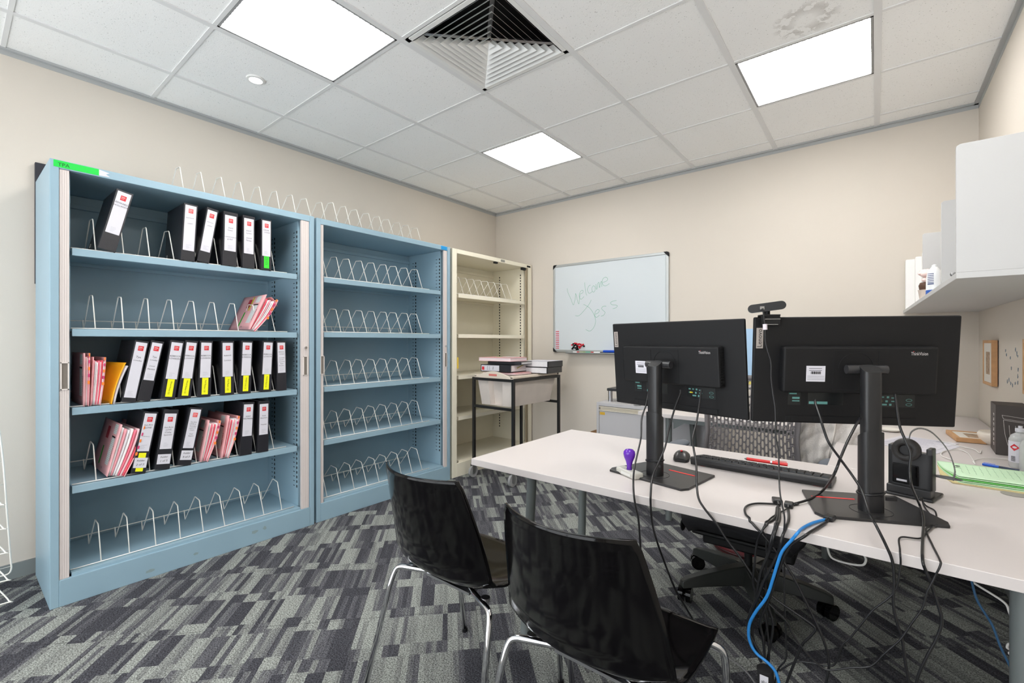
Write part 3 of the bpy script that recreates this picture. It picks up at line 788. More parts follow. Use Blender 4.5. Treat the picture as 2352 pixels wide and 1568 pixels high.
for x in (s_ / 2, fw - s_ / 2):
    for y in (s_ / 2, fd - s_ / 2):
        c = MB()
        c.cyl((x - .011, y - .012, .05), (x + .011, y - .012, .05), .05, n=20)
        cw = c.build('castor', mat('castor_grey', (150, 150, 150), .5), t, smooth=40)
        MB().box(x - .017, x - .013, y - .03, y + .01, .035, .115).box(x + .013, x + .017, y - .03, y + .01, .035, .115).box(x - .017, x + .017, y - .025, y + .015, .112, .122).build('fork', steel_m, cw)
tub_m = mat('cloudy_plastic', (222, 212, 204), .4, noise=(5, .08), trans=.12)
rim_m = mat('tub_rim', (225, 212, 196), .4)
t = thing('plastic_tub', 'cloudy white plastic tub with curved handle end, hanging in the black trolley', 'tub', (fx0, fy0, .6425))
m = MB(); x0, x1, y0, y1 = .035, fw - .035, .035, fd - .035
bx0, bx1, by0, by1 = x0 + .035, x1 - .035, y0 + .02, y1 - .045
def wallq(m, a, b, A, B, z0, z1):  # bottom edge a-b, top edge A-B
    m.add([(a[0], a[1], z0), (b[0], b[1], z0), (B[0], B[1], z1), (A[0], A[1], z1)], [(0, 1, 2, 3)])
H2 = .245
m.add([(bx0, by0, .004), (bx1, by0, .004), (bx1, by1, .004), (bx0, by1, .004)], [(0, 1, 2, 3)])
wallq(m, (bx1, by0), (bx1, by1), (x1, y0), (x1, y1), .004, H2)
wallq(m, (bx1, by1), (bx0, by1), (x1, y1), (x0, y1), .004, H2)
wallq(m, (bx0, by1), (bx0, by0), (x0, y1), (x0, y0), .004, H2)
# near end: two corner lobes with a recessed centre
for (a, b, dy_) in ((0, .30, 0), (.30, .34, None), (.34, .68, .05), (.68, .72, None), (.72, 1, 0)):
    la, lb2 = (a, b)
    Y0 = {0: (0, 0), None: ((0, .05) if a < .5 else (.05, 0)), .05: (.05, .05)}[dy_]
    m.add([(bx0 + (bx1 - bx0) * la, by0 + Y0[0], .004), (bx0 + (bx1 - bx0) * lb2, by0 + Y0[1], .004), (x0 + (x1 - x0) * lb2, y0 + Y0[1], H2), (x0 + (x1 - x0) * la, y0 + Y0[0], H2)], [(0, 1, 2, 3)])
m.build('tub_body', tub_m, t, solid=.004)
m = MB()
m.box(x0 - .02, x0 + .01, y0 - .025, y1 + .025, H2, H2 + .022).box(x1 - .01, x1 + .022, y0 - .025, y1 + .025, H2, H2 + .022).box(x0 - .02, x1 + .022, y1 - .01, y1 + .025, H2, H2 + .022)
m.build('rim', rim_m, t, bevel=.004)
prof = [(x0 - .02, H2 - .004)] + [(x0 - .02 + (x1 - x0 + .04) * q / 24, H2 + .012 + .045 * math.sin(PI * q / 24) ** 1.5) for q in range(25)] + [(x1 + .02, H2 - .004)]
m = MB(); m.prism(prof[::-1], .018, .028, T=Matrix(((1, 0, 0, 0), (0, 0, -1, .0), (0, 1, 0, 0), (0, 0, 0, 1))))
for i in range(len(m.v)): m.v[i] = (m.v[i][0], m.v[i][1] + .038, m.v[i][2])
m.build('handle_end', rim_m, t, bevel=.002)
MB().box((x0 + x1) / 2 - .045, (x0 + x1) / 2 + .045, .008, .0105, H2 + .016, H2 + .034).build('handle_slot', mat('slot_pink', (214, 120, 110), .6), t, bevel=.004)
MB().box(x0 + .05, x1 - .05, y0 + .07, y1 - .06, .006, .20).build('contents', mat('tub_papers', (205, 196, 192), .8, noise=(9, .10)), t)

# what lies on the tub
def flat_binder(name, label, x, y, z, rz, L_, W2, th, spine_out=True, extra=None):
    """lying flat; spine along local x at y=0"""
    t = thing(name, label, 'binder', (x, y, z), rz, group='binders stacked on the trolley')
    MB().box(0, L_, 0, .003, 0, th).box(0, L_, .003, W2, 0, .003).box(0, L_, .003, W2, th - .003, th).build('cover', binder_m, t, bevel=.001)
    MB().box(.006, L_ - .006, .02, W2 - .01, .004, th - .005).build('pages', page_m, t)
    return t
def flat_file(label, x, y, z, rz, a, b, th, grp='pink files on the trolley'):
    t = thing('card_file', label, 'file folder', (x, y, z), rz, group=grp)
    MB().box(0, a, 0, b, 0, .0016).build('back_cover', pink_m, t)
    MB().box(.006, a - .004, .004, b - .006, .0016, th - .0016).build('papers', mat('sheaf_pinkish', (240, 222, 224), .8), t)
    m = MB(); m.grid(lambda u, v: (u * a, v * b - .0, th + .004 * math.sin(u * PI) * v), 8, 6); m.build('front_cover', pink_m, t, smooth=True, solid=.0014)
    return t
zt = .915
flat_file('pink card file lying lowest on the trolley, under the labelled binder', -2.745, 3.02, zt, .06, .36, .25, .012)
fb = flat_binder('lever_arch_binder', 'black binder with white and red spine label lying on the trolley', -2.76, 3.01, zt + .019, .10, .32, .27, .062)
MB().box(.008, .20, -.0006, 0, .006, .056).build('spine_label', paper_m, fb)
MB().box(.014, .040, -.0011, -.0006, .014, .044).build('red_logo', red_m, fb)
MB().text('David', .014, frame((.075, -.001, .032), (0, 0, -1), (1, 0, 0))).text('Lyons', .014, frame((.098, -.001, .032), (0, 0, -1), (1, 0, 0))).text('File', .02, frame((.135, -.001, .032), (0, 0, -1), (1, 0, 0))).build('handwriting', ink_m, fb)
MB().add([(.325, .10, .03), (.325, .21, .058), (.27, .21, .060), (.27, .10, .05)], [(0, 1, 2, 3)]).build('yellow_divider', mat('yellow_tab', (240, 215, 30), .6), fb)
fb2 = flat_binder('lever_arch_binder', 'unlabelled black binder on top of the labelled one, pages fanned out to the right', -2.72, 3.06, zt + .083, .16, .34, .24, .026)
ff = flat_file('pink card file on top of the trolley stack with a green sticker', -2.80, 3.02, zt + .112, .05, .36, .26, .030)
MB().box(.10, .15, .14, .17, .0325, .0345).build('green_sticker', mat('soft_green', (120, 215, 110), .6), ff)
MB().box(.19, .31, .08, .2, .034, .0355).build('form_label', form_m, ff)
MB().text('MAIN FILE', .020, frame((.14, .035, .0325), (1, 0, 0), (0, 1, 0))).build('lettering', ink_m, ff)
for k_, (lb2, z, sx) in enumerate((('lower of the two thick binders at the right of the trolley, grey pages showing', zt + .001, 0), ('upper of the two thick binders at the right of the trolley, white cover', zt + .056, .012))):
    t = thing('lever_arch_binder', lb2, 'binder', (-2.52, 3.30 + sx, z), .08, group='binders stacked on the trolley')
    MB().box(0, .27, 0, .003, 0, .052).box(0, .003, 0, .27, 0, .003).box(0, .27, 0, .27, 0, .003).box(.267, .27, 0, .27, 0, .054).box(0, .27, 0, .27, .051, .054, 1 if k_ else 0).build('cover', [binder_m, paper_m], t)
    MB().box(.01, .26, -.004, .26, .004, .050).build('pages', page_m, t)

# ================================================================== GREY FILING CABINET, DESKS
pd_m = mat('grey_filing_steel', (186, 184, 186), .4)
t = thing('filing_cabinet', 'low grey steel filing cabinet with lipped drawers under the whiteboard', 'filing cabinet', (-1.80, 3.375, 0), -.02)
PW, PDp, PH = .90, .46, .70
MB().box(0, PW, 0, PDp, PH - .028, PH).box(0, .022, 0, PDp, 0, PH - .028).box(PW - .022, PW, 0, PDp, 0, PH - .028).box(0, PW, PDp - .01, PDp, 0, PH).box(0, PW, .02, PDp, 0, .04).build('carcass', pd_m, t, bevel=.002)
lip_m = mat('drawer_lip_beige', (214, 206, 190), .4)
for z in (.435, .195, -.045 + .0):
    zz0 = max(z, .03)
    d_ = MB().box(.024, PW - .024, .004, .02, zz0 + .004, z + .198).build('drawer', pd_m, t, bevel=.002)
    MB().box(.024, PW - .024, -.004, .016, z + .200, z + .206).box(.024, PW - .024, .02, .03, z + .206, z + .232).box(.024, PW - .024, .0, .02, z + .228, z + .234).build('pull_lip', lip_m, d_)
MB().box(.03, .075, .0030, .0040, .600, .622).build('sticker', mat('ochre_sticker', (215, 170, 50), .6), t)
t = thing('monitor_riser', 'black-topped riser with silver legs on the grey filing cabinet', 'monitor riser', (-1.755, 3.47, .70))
MB().box(0, .40, 0, .26, .088, .110).build('top', mat('riser_black', (40, 40, 42), .4), t, bevel=.004)
for x, y in ((.022, .022), (.378, .022), (.022, .238), (.378, .238)):
    MB().cyl((x, y, 0), (x, y, .088), .018, n=20).build('leg', steel_m, t, smooth=40)
tag(MB().lathe([(.02, 0), (.03, .004), (.036, .012), (.034, .012), (.028, .006), (.001, .005)], 24).build('small_dish', mat('white_glaze', (235, 235, 232), .2), None, smooth=40, loc=(-1.449, 3.395, .7005)), 'small round white dish on the edge of the grey filing cabinet', 'dish')
tag(MB().prism([(0, 0), (.22, 0), (.22, .34), (.19, .38), (.03, .38), (0, .34)], 0, .25, T=Matrix(((1, 0, 0, -2.06), (0, 0, 1, 3.70), (0, 1, 0, 0), (0, 0, 0, 1)))).build('cardboard_box', mat('brown_card', (140, 105, 70), .8)), 'brown cardboard box on the floor left of the grey filing cabinet', 'box')

DX0, DX1, DY0, DY1, DZ, DT = -1.270, .492, 1.328, 2.100, .73, .026
def leg_pair(t, x, y0, y1, z, sx):
    MB().cyl((x, y0, 0), (x + sx, y0 + .06, z), .0195, n=18).build('leg', leg_m, t, smooth=40)
    MB().cyl((x, y1, 0), (x + sx, y1 - .06, z), .0195, n=18).build('leg', leg_m, t, smooth=40)
t = thing('desk', 'long white laminate desk with two monitors standing on it', 'desk', (DX0, DY0, 0))
MB().box(0, DX1 - DX0, 0, DY1 - DY0, DZ - DT, DZ).build('desk_top', white_lam, t, bevel=.0015)
MB().cyl((.150, .160, 0), (.176, .178, DZ - DT), .0195, n=20).build('leg', leg_m, t, smooth=40)
MB().cyl((.10, .70, 0), (.125, .685, DZ - DT), .0195, n=20).build('leg', leg_m, t, smooth=40)
MB().cyl((1.530, .18, 0), (1.530, .18, DZ - DT), .0225, n=20).build('leg', leg_m, t, smooth=40)
MB().cyl((1.66, .70, 0), (1.64, .685, DZ - DT), .0195, n=20).build('leg', leg_m, t, smooth=40)
MB().box(.16, .20, .16, .70, DZ - DT - .04, DZ - DT).box(1.50, 1.54, .16, .70, DZ - DT - .04, DZ - DT).box(.2, 1.50, .40, .44, DZ - DT - .04, DZ - DT).build('under_frame', leg_m, t)
MB().prism([(.205, DZ - DT), (.29, DZ - DT), (.205, DZ - DT - .05)], 0, .01, T=Matrix(((1, 0, 0, 0), (0, 0, -1, .19), (0, 1, 0, 0), (0, 0, 0, 1)))).build('bracket', leg_m, t)
MB().lathe([(.0, 0), (.030, 0), (.031, .0015), (.0, .002)], 24).build('cable_grommet', mat('grommet_grey', (150, 146, 140), .5), t, loc=(.335 - DX0, 2.055 - DY0, DZ))
t = thing('worktop', 'white worktop running along the right wall behind the right monitor', 'desk', (-.142, DY1 + .001, 0))
MB().box(0, .634, 0, YB - .015 - DY1, DZ - DT, DZ).build('desk_top', white_lam, t, bevel=.0015)
for y in (1.20, 1.60):
    MB().cyl((.40, y, 0), (.40, y, DZ - DT), .02, n=16).build('leg', leg_m, t, smooth=40)
MB().box(.38, .42, .2, 1.8, DZ - DT - .04, DZ - DT).build('under_frame', leg_m, t)
t = thing('side_desk', 'white desk along the back wall behind the perforated chair', 'desk', (-1.262, 2.955, 0))
MB().box(0, 1.118, 0, .40, DZ - DT - .004, DZ - .004).build('desk_top', white_lam, t, bevel=.0015)
MB().cyl((.175, .10, 0), (.175, .10, DZ - DT - .004), .021, n=16).build('leg', leg_m, t, smooth=40)
MB().cyl((.30, .34, 0), (.255, .33, DZ - DT - .004), .021, n=16).build('leg', leg_m, t, smooth=40)
MB().cyl((1.05, .10, 0), (1.05, .10, DZ - DT - .004), .021, n=16).build('leg', leg_m, t, smooth=40)
MB().prism([(.20, .70), (.34, .70), (.20, .61)], 0, .01, T=Matrix(((1, 0, 0, 0), (0, 0, -1, .13), (0, 1, 0, 0), (0, 0, 0, 1)))).box(.16, 1.07, .09, .12, .66, .70).build('under_frame', leg_m, t)

# ================================================================== MONITORS
lab_grey = mat('label_taupe', (165, 156, 150), .5)
teal_pr = mat('teal_print', (96, 150, 145), .6)
def monitor(label, pc, yaw, tilt, tw=0.0, acc=(0, .1)):
    """pc = centre of the screen panel; the back faces local -y"""
    yr = math.radians(yaw); n = Vector((-math.sin(yr), math.cos(yr)))
    base = Vector((pc[0], pc[1])) - n * .085
    t = thing('monitor', label, 'monitor', (base[0], base[1], DZ), yr, group='monitors on the white desk')
    hz = pc[2] - DZ
    TM = Matrix.Translation((0, .085, hz)) @ Matrix.Rotation(math.radians(tilt), 4, 'X')
    m = MB(); w, h = .27, .16
    m.box(-w, w, -.006, .006, -h, h, 0)
    pan = m.build('panel', black_pl, t, bevel=.004); pan.matrix_local = TM
    MB().box(-w + .004, w - .004, .0062, .0068, -h + .012, h - .004).build('screen', mat('screen_glass', (12, 12, 14), .15), pan)
    # rear bulge
    m = MB()
    m.box(-.197, .200, -.038, -.006, -.062, .074)
    m.build('rear_housing', black_pl, pan, bevel=.006)
    m = MB()
    for q in range(14): m.box(.2001, .2005, -.032, -.012, -.050 + q * .0085, -.046 + q * .0085)
    m.build('vent_slots', slot_m, pan)
    m = MB(); m.box(-.175, .170, -.0085, -.006, -.155, -.137)
    m.build('lower_strip', black_pl, pan, bevel=.001)
    for x in (-.160, -.100, .015, .120, .145): MB().box(x, x + (.005 if x in (-.160, .145) else .009), -.0092, -.0085, -.150, -.142).build('socket_mark', slot_m, pan)
    m = MB()
    m.box(-.064, .052, -.0392, -.038, -.052, -.0508).box(-.064, .052, -.0392, -.038, .0618, .063).box(-.064, -.0628, -.0392, -.038, -.052, .063).box(.0508, .052, -.0392, -.038, -.052, .063)
    m.build('mount_plate_outline', slot_m, pan)
    MB().tube([(-.006 + .045 * math.cos(PI * q / 20), -.0388, .012 + .045 * math.sin(PI * q / 20)) for q in range(21)], .0007, 5).build('mount_ring', slot_m, pan)
    # sticker, print strip
    lb = MB().box(-.135, -.085, -.0388, -.038, -.028, .018).build('asset_sticker', paper_m, pan)
    m = MB()
    for q in range(14): m.box(-.123 + q * .0019, -.1222 + q * .0019 + (.0006 if q % 3 else 0), -.0392, -.0388, -.006, .002)
    for z in (-.012, -.017, -.022): m.box(-.132, -.088, -.0391, -.0388, z - .0003, z + .0003)
    for z in (.011, .005): m.box(-.128, -.094, -.0391, -.0388, z - .0007, z + .0005)
    m.build('barcode', ink_m, lb)
    m = MB()
    m.box(-.17, -.135, -.0066, -.006, -.105, -.068).build('regulatory_plate', mat('plate_black', (16, 20, 22), .3), pan)
    MB().box(-.115, -.02, -.0066, -.006, -.103, -.066).build('serial_plate', mat('plate_black', (16, 20, 22), .3), pan)
    pr_ = MB().box(.060, .165, -.0066, -.006, -.105, -.068).build('approval_plate', mat('plate_black', (16, 20, 22), .3), pan)
    m = MB()
    m.box(-.166, -.146, -.0071, -.0066, -.0725, -.0685).box(-.158, -.138, -.0071, -.0066, -.0865, -.0805).box(-.158, -.138, -.0071, -.0066, -.094, -.091).box(-.112, -.062, -.0071, -.0066, -.101, -.093)
    for x, z, w_, h_ in ((.066, -.076, .008, .004), (.080, -.076, .006, .004), (.093, -.076, .006, .006), (.105, -.078, .012, .003), (.066, -.088, .006, .004), (.090, -.088, .006, .006), (.105, -.088, .012, .003), (.080, -.098, .014, .005), (.100, -.098, .006, .006)):
        m.box(x, x + w_, -.0071, -.0066, z - h_ / 2, z + h_ / 2)
    for zc in (-.084, -.097):
        for q in range(20):
            a = 2 * PI * q / 20; b = 2 * PI * (q + 1) / 20
            m.add([(.150 + .008 * math.cos(a), -.0070, zc + .004 * math.sin(a)), (.150 + .008 * math.cos(b), -.0070, zc + .004 * math.sin(b)), (.150 + .0068 * math.cos(b), -.0070, zc + .003 * math.sin(b)), (.150 + .0068 * math.cos(a), -.0070, zc + .003 * math.sin(a))], [(0, 1, 2, 3)])
    m.build('regulatory_print', teal_pr, pr_)
    MB().box(.0705, .0775, -.0072, -.0066, -.090, -.0855).box(.0795, .0815, -.0072, -.0066, -.090, -.086).build('warning_mark', mat('hazard_yellow', (225, 205, 20), .5), pr_)
    # brand plate and name
    bp_ = MB().box(-.2625, -.2435, -.0068, -.006, .066, .128).build('brand_plate', lab_grey, pan)
    MB().text('Lenovo', .0185, frame((-.2530, -.0072, .097), (0, 0, 1), (-1, 0, 0))).build('lettering', ink_m, bp_)
    MB().text('ThinkVision', .0088, frame((.151, -.0386, .0545), (1, 0, 0), (0, 0, 1)) @ Matrix.Scale(1.5, 4, (0, 1, 0))).build('brand_lettering', mat('silver_print', (205, 200, 200), .4), pan)
    MB().box(.1355, .1375, -.0389, -.0384, .0605, .0620).build('red_dot', red_m, pan)
    # stand
    hub = MB()
    hub.cyl((-.050, .006, hz + .008), (.050, .006, hz + .008), .0125, n=24)
    hub.box(-.014, .014, .0, .048, hz + .0, hz + .016)
    hub.build('tilt_hinge', mat('hinge_black', (44, 44, 46), .3), t, smooth=40)
    def post(hw, hd, z0, z1, slope, nm_):
        poly = []
        for q in range(24):
            a = 2 * PI * q / 24
            poly.append((hw * (abs(math.cos(a)) ** .5) * (1 if math.cos(a) > 0 else -1), hd * (abs(math.sin(a)) ** .8) * (1 if math.sin(a) > 0 else -1)))
        m = MB(); v = [(x, y, z0) for x, y in poly] + [(x, y, z1 + slope * (y / hd)) for x, y in poly]
        n_ = 24
        m.add(v, [tuple(range(n_))[::-1], tuple(range(n_, 2 * n_))] + [(i, (i + 1) % n_, n_ + (i + 1) % n_, n_ + i) for i in range(n_)])
        return m.build(nm_, mat('stand_black', (30, 30, 32), .38), t, smooth=40)
    o = post(.023, .018, .20, hz + .012, .010, 'inner_post'); o.location = (0, -.015, 0)
    o = post(.028, .022, .008, .215, -.012, 'outer_post'); o.location = (0, -.015, 0)
    TB = Matrix.Rotation(math.radians(tw), 4, 'Z')
    poly = [(-.142, -.085), (.142, -.095), (.142, .0), (.140, .145), (-.125, .145)]
    poly = [(-.14, -.088), (.14, -.088), (.152, -.06), (.135, .14), (-.115, .14), (-.152, -.06)]
    b_ = MB().prism(poly, 0, .008, T=TB).build('base_plate', mat('base_dark', (38, 37, 38), .38), t, bevel=.002)
    MB().box(acc[0], acc[1], .070, .0765, .0081, .0089, T=TB).build('red_accent', mat('red_accent', (235, 40, 45), .4), b_)
    MB().tube([(.048 * math.cos(2 * PI * q / 32), -.015 + .048 * math.sin(2 * PI * q / 32), .0083) for q in range(32)], .0006, 4, closed=True).build('swivel_ring', slot_m, b_)
    # cable strap round the post
    MB().tube([(.031 * math.cos(2 * PI * q / 24), -.015 + .026 * math.sin(2 * PI * q / 24), .058 + .004 * math.cos(2 * PI * q / 24)) for q in range(24)], .0032, 6, closed=True).box(.02, .046, -.046, -.043, .046, .056).build('cable_strap', cable_m, t, smooth=50)
    for ch in list(pan.children):
        ch.parent = t; ch.matrix_local = TM
    return t, pan, TM
mon1, pan1, TM1 = monitor('left monitor seen from behind, its brand plate at the far left edge', (-.571, 1.643, 1.112), -16.2, 4.5, 4, (.0, .098))
mon2, pan2, TM2 = monitor('right monitor seen from behind, carrying a webcam, nearest the overhead shelf', (-.056, 1.675, 1.114), 27.9, 4.6, -3, (-.112, .0))
# webcam on the right monitor
yr = math.radians(27.9)
def on_mon2(x, y, z):
    M_ = Matrix.Translation(mon2.location) @ Matrix.Rotation(yr, 4, 'Z') @ TM2
    return M_ @ Vector((x, y, z))
wp = on_mon2(-.238, 0, .16)
t = thing('webcam', 'black pill-shaped webcam clipped on the top left corner of the right monitor', 'webcam', wp, yr + .0)
m = MB(); r_ = .0125
TW = Matrix.Translation((.003, -.004, .030)) @ Matrix.Rotation(math.radians(-7), 4, 'Y') @ Matrix.Rotation(math.radians(-16), 4, 'Z')
poly = [(.038 + r_ * math.cos(a), r_ * math.sin(a)) for a in [-PI / 2 + PI * q / 12 for q in range(13)]] + [(-.038 + r_ * math.cos(a), r_ * math.sin(a)) for a in [PI / 2 + PI * q / 12 for q in range(13)]]
m.prism(poly, -.014, .014, T=TW @ Matrix(((1, 0, 0, 0), (0, 0, 1, 0), (0, 1, 0, 0), (0, 0, 0, 1))))
m.build('camera_body', mat('webcam_black', (26, 26, 28), .28), t, smooth=30)
MB().cyl((.006, 0, .006), (.006, 0, .022), .008, n=16).build('swivel', black_pl, t, smooth=40)
MB().box(-.016, .034, -.026, .014, .002, .007).box(-.016, .034, -.024, -.012, -.026, .003).box(-.016, .034, .010, .015, -.012, .003).box(-.008, .028, -.0255, -.024, -.024, -.022, 1).box(-.010, .034, -.0255, -.024, -.008, -.006, 1).build('clip', [black_pl, steel_m], t, bevel=.001)
MB().box(-.022, -.010, -.026, -.018, .022, .031).build('usb_plug', steel_m, t)

# ================================================================== TASK CHAIR BEHIND THE DESK
t = thing('office_chair', 'black swivel office chair with a perforated plastic back behind the desk', 'office chair', (-.465, 2.36, 0))
arm_m = mat('arm_pad_grey', (88, 94, 104), .45)
base_m = mat('chair_base_black', (40, 42, 40), .35)
for q in range(5):
    a = math.radians(8 + 72 * q); d = Vector((math.cos(a), math.sin(a), 0)); n_ = Vector((-d[1], d[0], 0))
    v = []
    for r_, z0, z1, w in ((.02, .070, .158, .036), (.10, .074, .150, .033), (.22, .074, .128, .029), (.300, .070, .110, .025), (.328, .066, .096, .018)):
        v += [d * r_ - n_ * w + Vector((0, 0, z0)), d * r_ + n_ * w + Vector((0, 0, z0)), d * r_ + n_ * w * .7 + Vector((0, 0, z1)), d * r_ - n_ * w * .7 + Vector((0, 0, z1))]
    f = [(0, 1, 2, 3), (19, 18, 17, 16)]
    for j in range(4):
        for i in range(4): f.append((j * 4 + i, (j + 1) * 4 + i, (j + 1) * 4 + (i + 1) % 4, j * 4 + (i + 1) % 4))
    lg = MB().add(v, f).build('base_leg', base_m, t, smooth=50, bevel=.004)
    c = d * .308; w_ = Vector((-math.sin(a + .9), math.cos(a + .9), 0)); 
    m = MB()
    for s_ in (-1, 1): m.cyl(c + w_ * (.007 * s_) + Vector((0, 0, .034)), c + w_ * (.028 * s_) + Vector((0, 0, .034)), .034, n=22)
    m.cyl(c + w_ * -.02 + Vector((0, 0, .030)), c + w_ * .02 + Vector((0, 0, .030)), .012, n=10).cyl(c + Vector((0, 0, .04)), c + Vector((0, 0, .078)), .008, n=10)
    m.build('castor', black_gl, lg, smooth=40)
MB().cyl((0, 0, .060), (0, 0, .155), .044, .036, n=28).build('hub', base_m, t, smooth=40, bevel=.003)
MB().cyl((0, 0, .15), (0, 0, .30), .017, n=20).build('gas_lift', black_pl, t, smooth=40)
m = MB(); m.box(-.17, .20, -.13, .13, .255, .315).box(-.20, .21, -.20, .22, .315, .335)
m.build('tilt_mechanism', black_pl, t, bevel=.012)
m = MB(); m.cyl((-.16, -.10, .305), (-.245, -.14, .322), .009, n=10); m.ball((-.255, -.142, .324), .030, 12, sq=(.35, 1, 1)); m.build('lever', black_pl, t, smooth=40)
m = MB(); m.ball((-.225, -.03, .325), .022, 12, sq=(.9, .9, .5)).cyl((-.17, -.03, .31), (-.225, -.03, .320), .007, n=8); m.build('height_knob', black_pl, t, smooth=40)
m = MB()
m.grid(lambda u, v: ((u - .5) * .50 * (1 - .15 * abs(2 * v - 1) ** 4), -.24 + .47 * v, .40 + .012 * math.sin(PI * u) * 0 - .025 * max(0, (abs(2 * u - 1) - .75)) * 4 - .03 * max(0, .12 - v) * 6), 14, 14)
m.build('seat', mat('seat_fabric', (32, 32, 36), .9, bump=(600, .4)), t, smooth=True, solid=.055)
# perforated backrest, curved round the sitter (sitter looks towards -Y)
def back_map(x, z):
    """x across -1..1, z height 0..1"""
    wz = .228 + .012 * math.cos((z - .45) * 2 * PI * .9) * -1 + .02 * (z - .5)
    wz = .215 + .028 * abs(z - .42) * 1.6
    X = x * wz
    Y = .245 - .055 * (abs(x) ** 2.2) + .05 * (z - .3) ** 2 * 2 + .03 * z
    return (-.035 + X, Y, .50 + .52 * z)
m = MB(); NC, NR = 23, 11
for i in range(NC):
    u0 = -0.90 + 1.80 * i / NC; u1 = -0.90 + 1.80 * (i + 1) / NC
    off = .5 if i % 2 else 0
    for j in range(NR + (1 if off else 0)):
        v0 = max(0.0, (j - off) / NR); v1 = min(1.0, (j + 1 - off) / NR)
        v0 = .05 + .90 * v0; v1 = .05 + .90 * v1
        if v1 - v0 < .01: continue
        cu, cv = (u0 + u1) / 2, (v0 + v1) / 2; hu, hv = (u1 - u0) / 2, (v1 - v0) / 2
        iu, iv = hu * (.64 if 1 < i < NC - 2 else .45), hv - (.0075 if 1 < i < NC - 2 else .014)
        outer = [(-hu, -hv), (0, -hv), (hu, -hv), (hu, -hv * .5), (hu, hv * .5), (hu, hv), (0, hv), (-hu, hv), (-hu, hv * .5), (-hu, -hv * .5)]
        inner = [(-iu * .7, -iv * .92), (0, -iv), (iu * .7, -iv * .92), (iu, -iv * .6), (iu, iv * .6), (iu * .7, iv * .92), (0, iv), (-iu * .7, iv * .92), (-iu, iv * .6), (-iu, -iv * .6)]
        pts = [back_map(cu + a, cv + b) for a, b in outer] + [back_map(cu + a, cv + b) for a, b in inner]
        m.add(pts, [(q, (q + 1) % 10, 10 + (q + 1) % 10, 10 + q) for q in range(10)])
# solid rim
def rim(a0, a1, b0, b1, nu, nv): m.grid(lambda u, v: back_map(a0 + (a1 - a0) * u, b0 + (b1 - b0) * v), nu, nv)
rim(-1, -.90, 0, 1, 1, 24); rim(.90, 1, 0, 1, 1, 24); rim(-.9, .9, 0, .05, 20, 1); rim(-.9, .9, .95, 1, 20, 1)
m.build('backrest', mat('backrest_grey_plastic', (104, 100, 102), .5), t, smooth=True, solid=.0045)
MB().tube(smooth_path([(0, .10, .29), (0, .25, .28), (-.01, .31, .36), (-.03, .30, .50), (-.035, .275, .60)], 5), .018, 10).build('back_support', black_pl, t, smooth=True)
for s_, px in ((-1, -.325), (1, .315)):
    m = MB(); m.tube(smooth_path([(s_ * .20, .02, .325), (px, .03, .36), (px, .04, .50), (px, .03, .66)], 5), .016, 10)
    am = m.build('armrest_post', black_pl, t, smooth=True)
    MB().ball((px, .0, .672), .12, 20, sq=(.36, 1.0, .15)).build('arm_pad', arm_m, am, smooth=True)

# grey hoodie slung over the right side of the chair back
def hood(u, v):
    x = -.29 + .23 * u; 
    z = .98 - v * .46
    fold = .022 * abs(math.sin(u * 9 + v * 4.0)) + .016 * abs(math.sin(u * 15 - v * 6 + 1)) + .012 * math.sin(v * 13 + u * 5) + .006 * math.sin(v * 37 + u * 23)
    y = 2.70 - .05 * math.sin(PI * min(1, v * 1.2)) + fold - .05 * u * (1 - v * .3)
    return (x + .02 * math.sin(v * 6) + .05 * v * (u - .15), y - .12 * v * v, z + .02 * math.sin(u * 9))
t = thing('hooded_jacket', 'light grey marled hoodie with zip, slung over the office chair', 'jacket')
hood_m = mat('grey_marl', (205, 200, 196), .9, noise=(300, .14), bump=(300, .5))
MB().grid(lambda u, v: hood(u, v), 40, 50).build('body', hood_m, t, smooth=True, solid=.010)
MB().tube([tuple(Vector(hood(.52, q / 30)) - Vector((0, .010, 0))) for q in range(31)], .004, 6).build('zip', mat('zip_pale', (214, 208, 202), .5), t, smooth=True)
MB().grid(lambda u, v: (-.285 + .20 * u + .01 * math.sin(v * 9), 2.71 + .055 * v - .02 * u + .012 * math.sin(u * 14), .985 - .38 * v * v + .02 * math.sin(u * 9)), 20, 20).build('back_panel', hood_m, t, smooth=True, solid=.010)
# maroon seat of a stool far under the desk
t = thing('round_cushion', 'maroon round cushion lying on the carpet beneath the office chair', 'cushion', (-.575, 2.90, 0))
MB().lathe([(.001, 0), (.15, 0), (.185, .012), (.195, .035), (.185, .058), (.15, .07), (.001, .074)], 40).build('pad', mat('maroon_vinyl', (100, 26, 32), .35), t, smooth=True)
MB().tube([(.196 * math.cos(2 * PI * q / 40), .196 * math.sin(2 * PI * q / 40), .035) for q in range(40)], .004, 6, closed=True).build('piping', mat('maroon_dark', (60, 16, 20), .35), t, smooth=True)

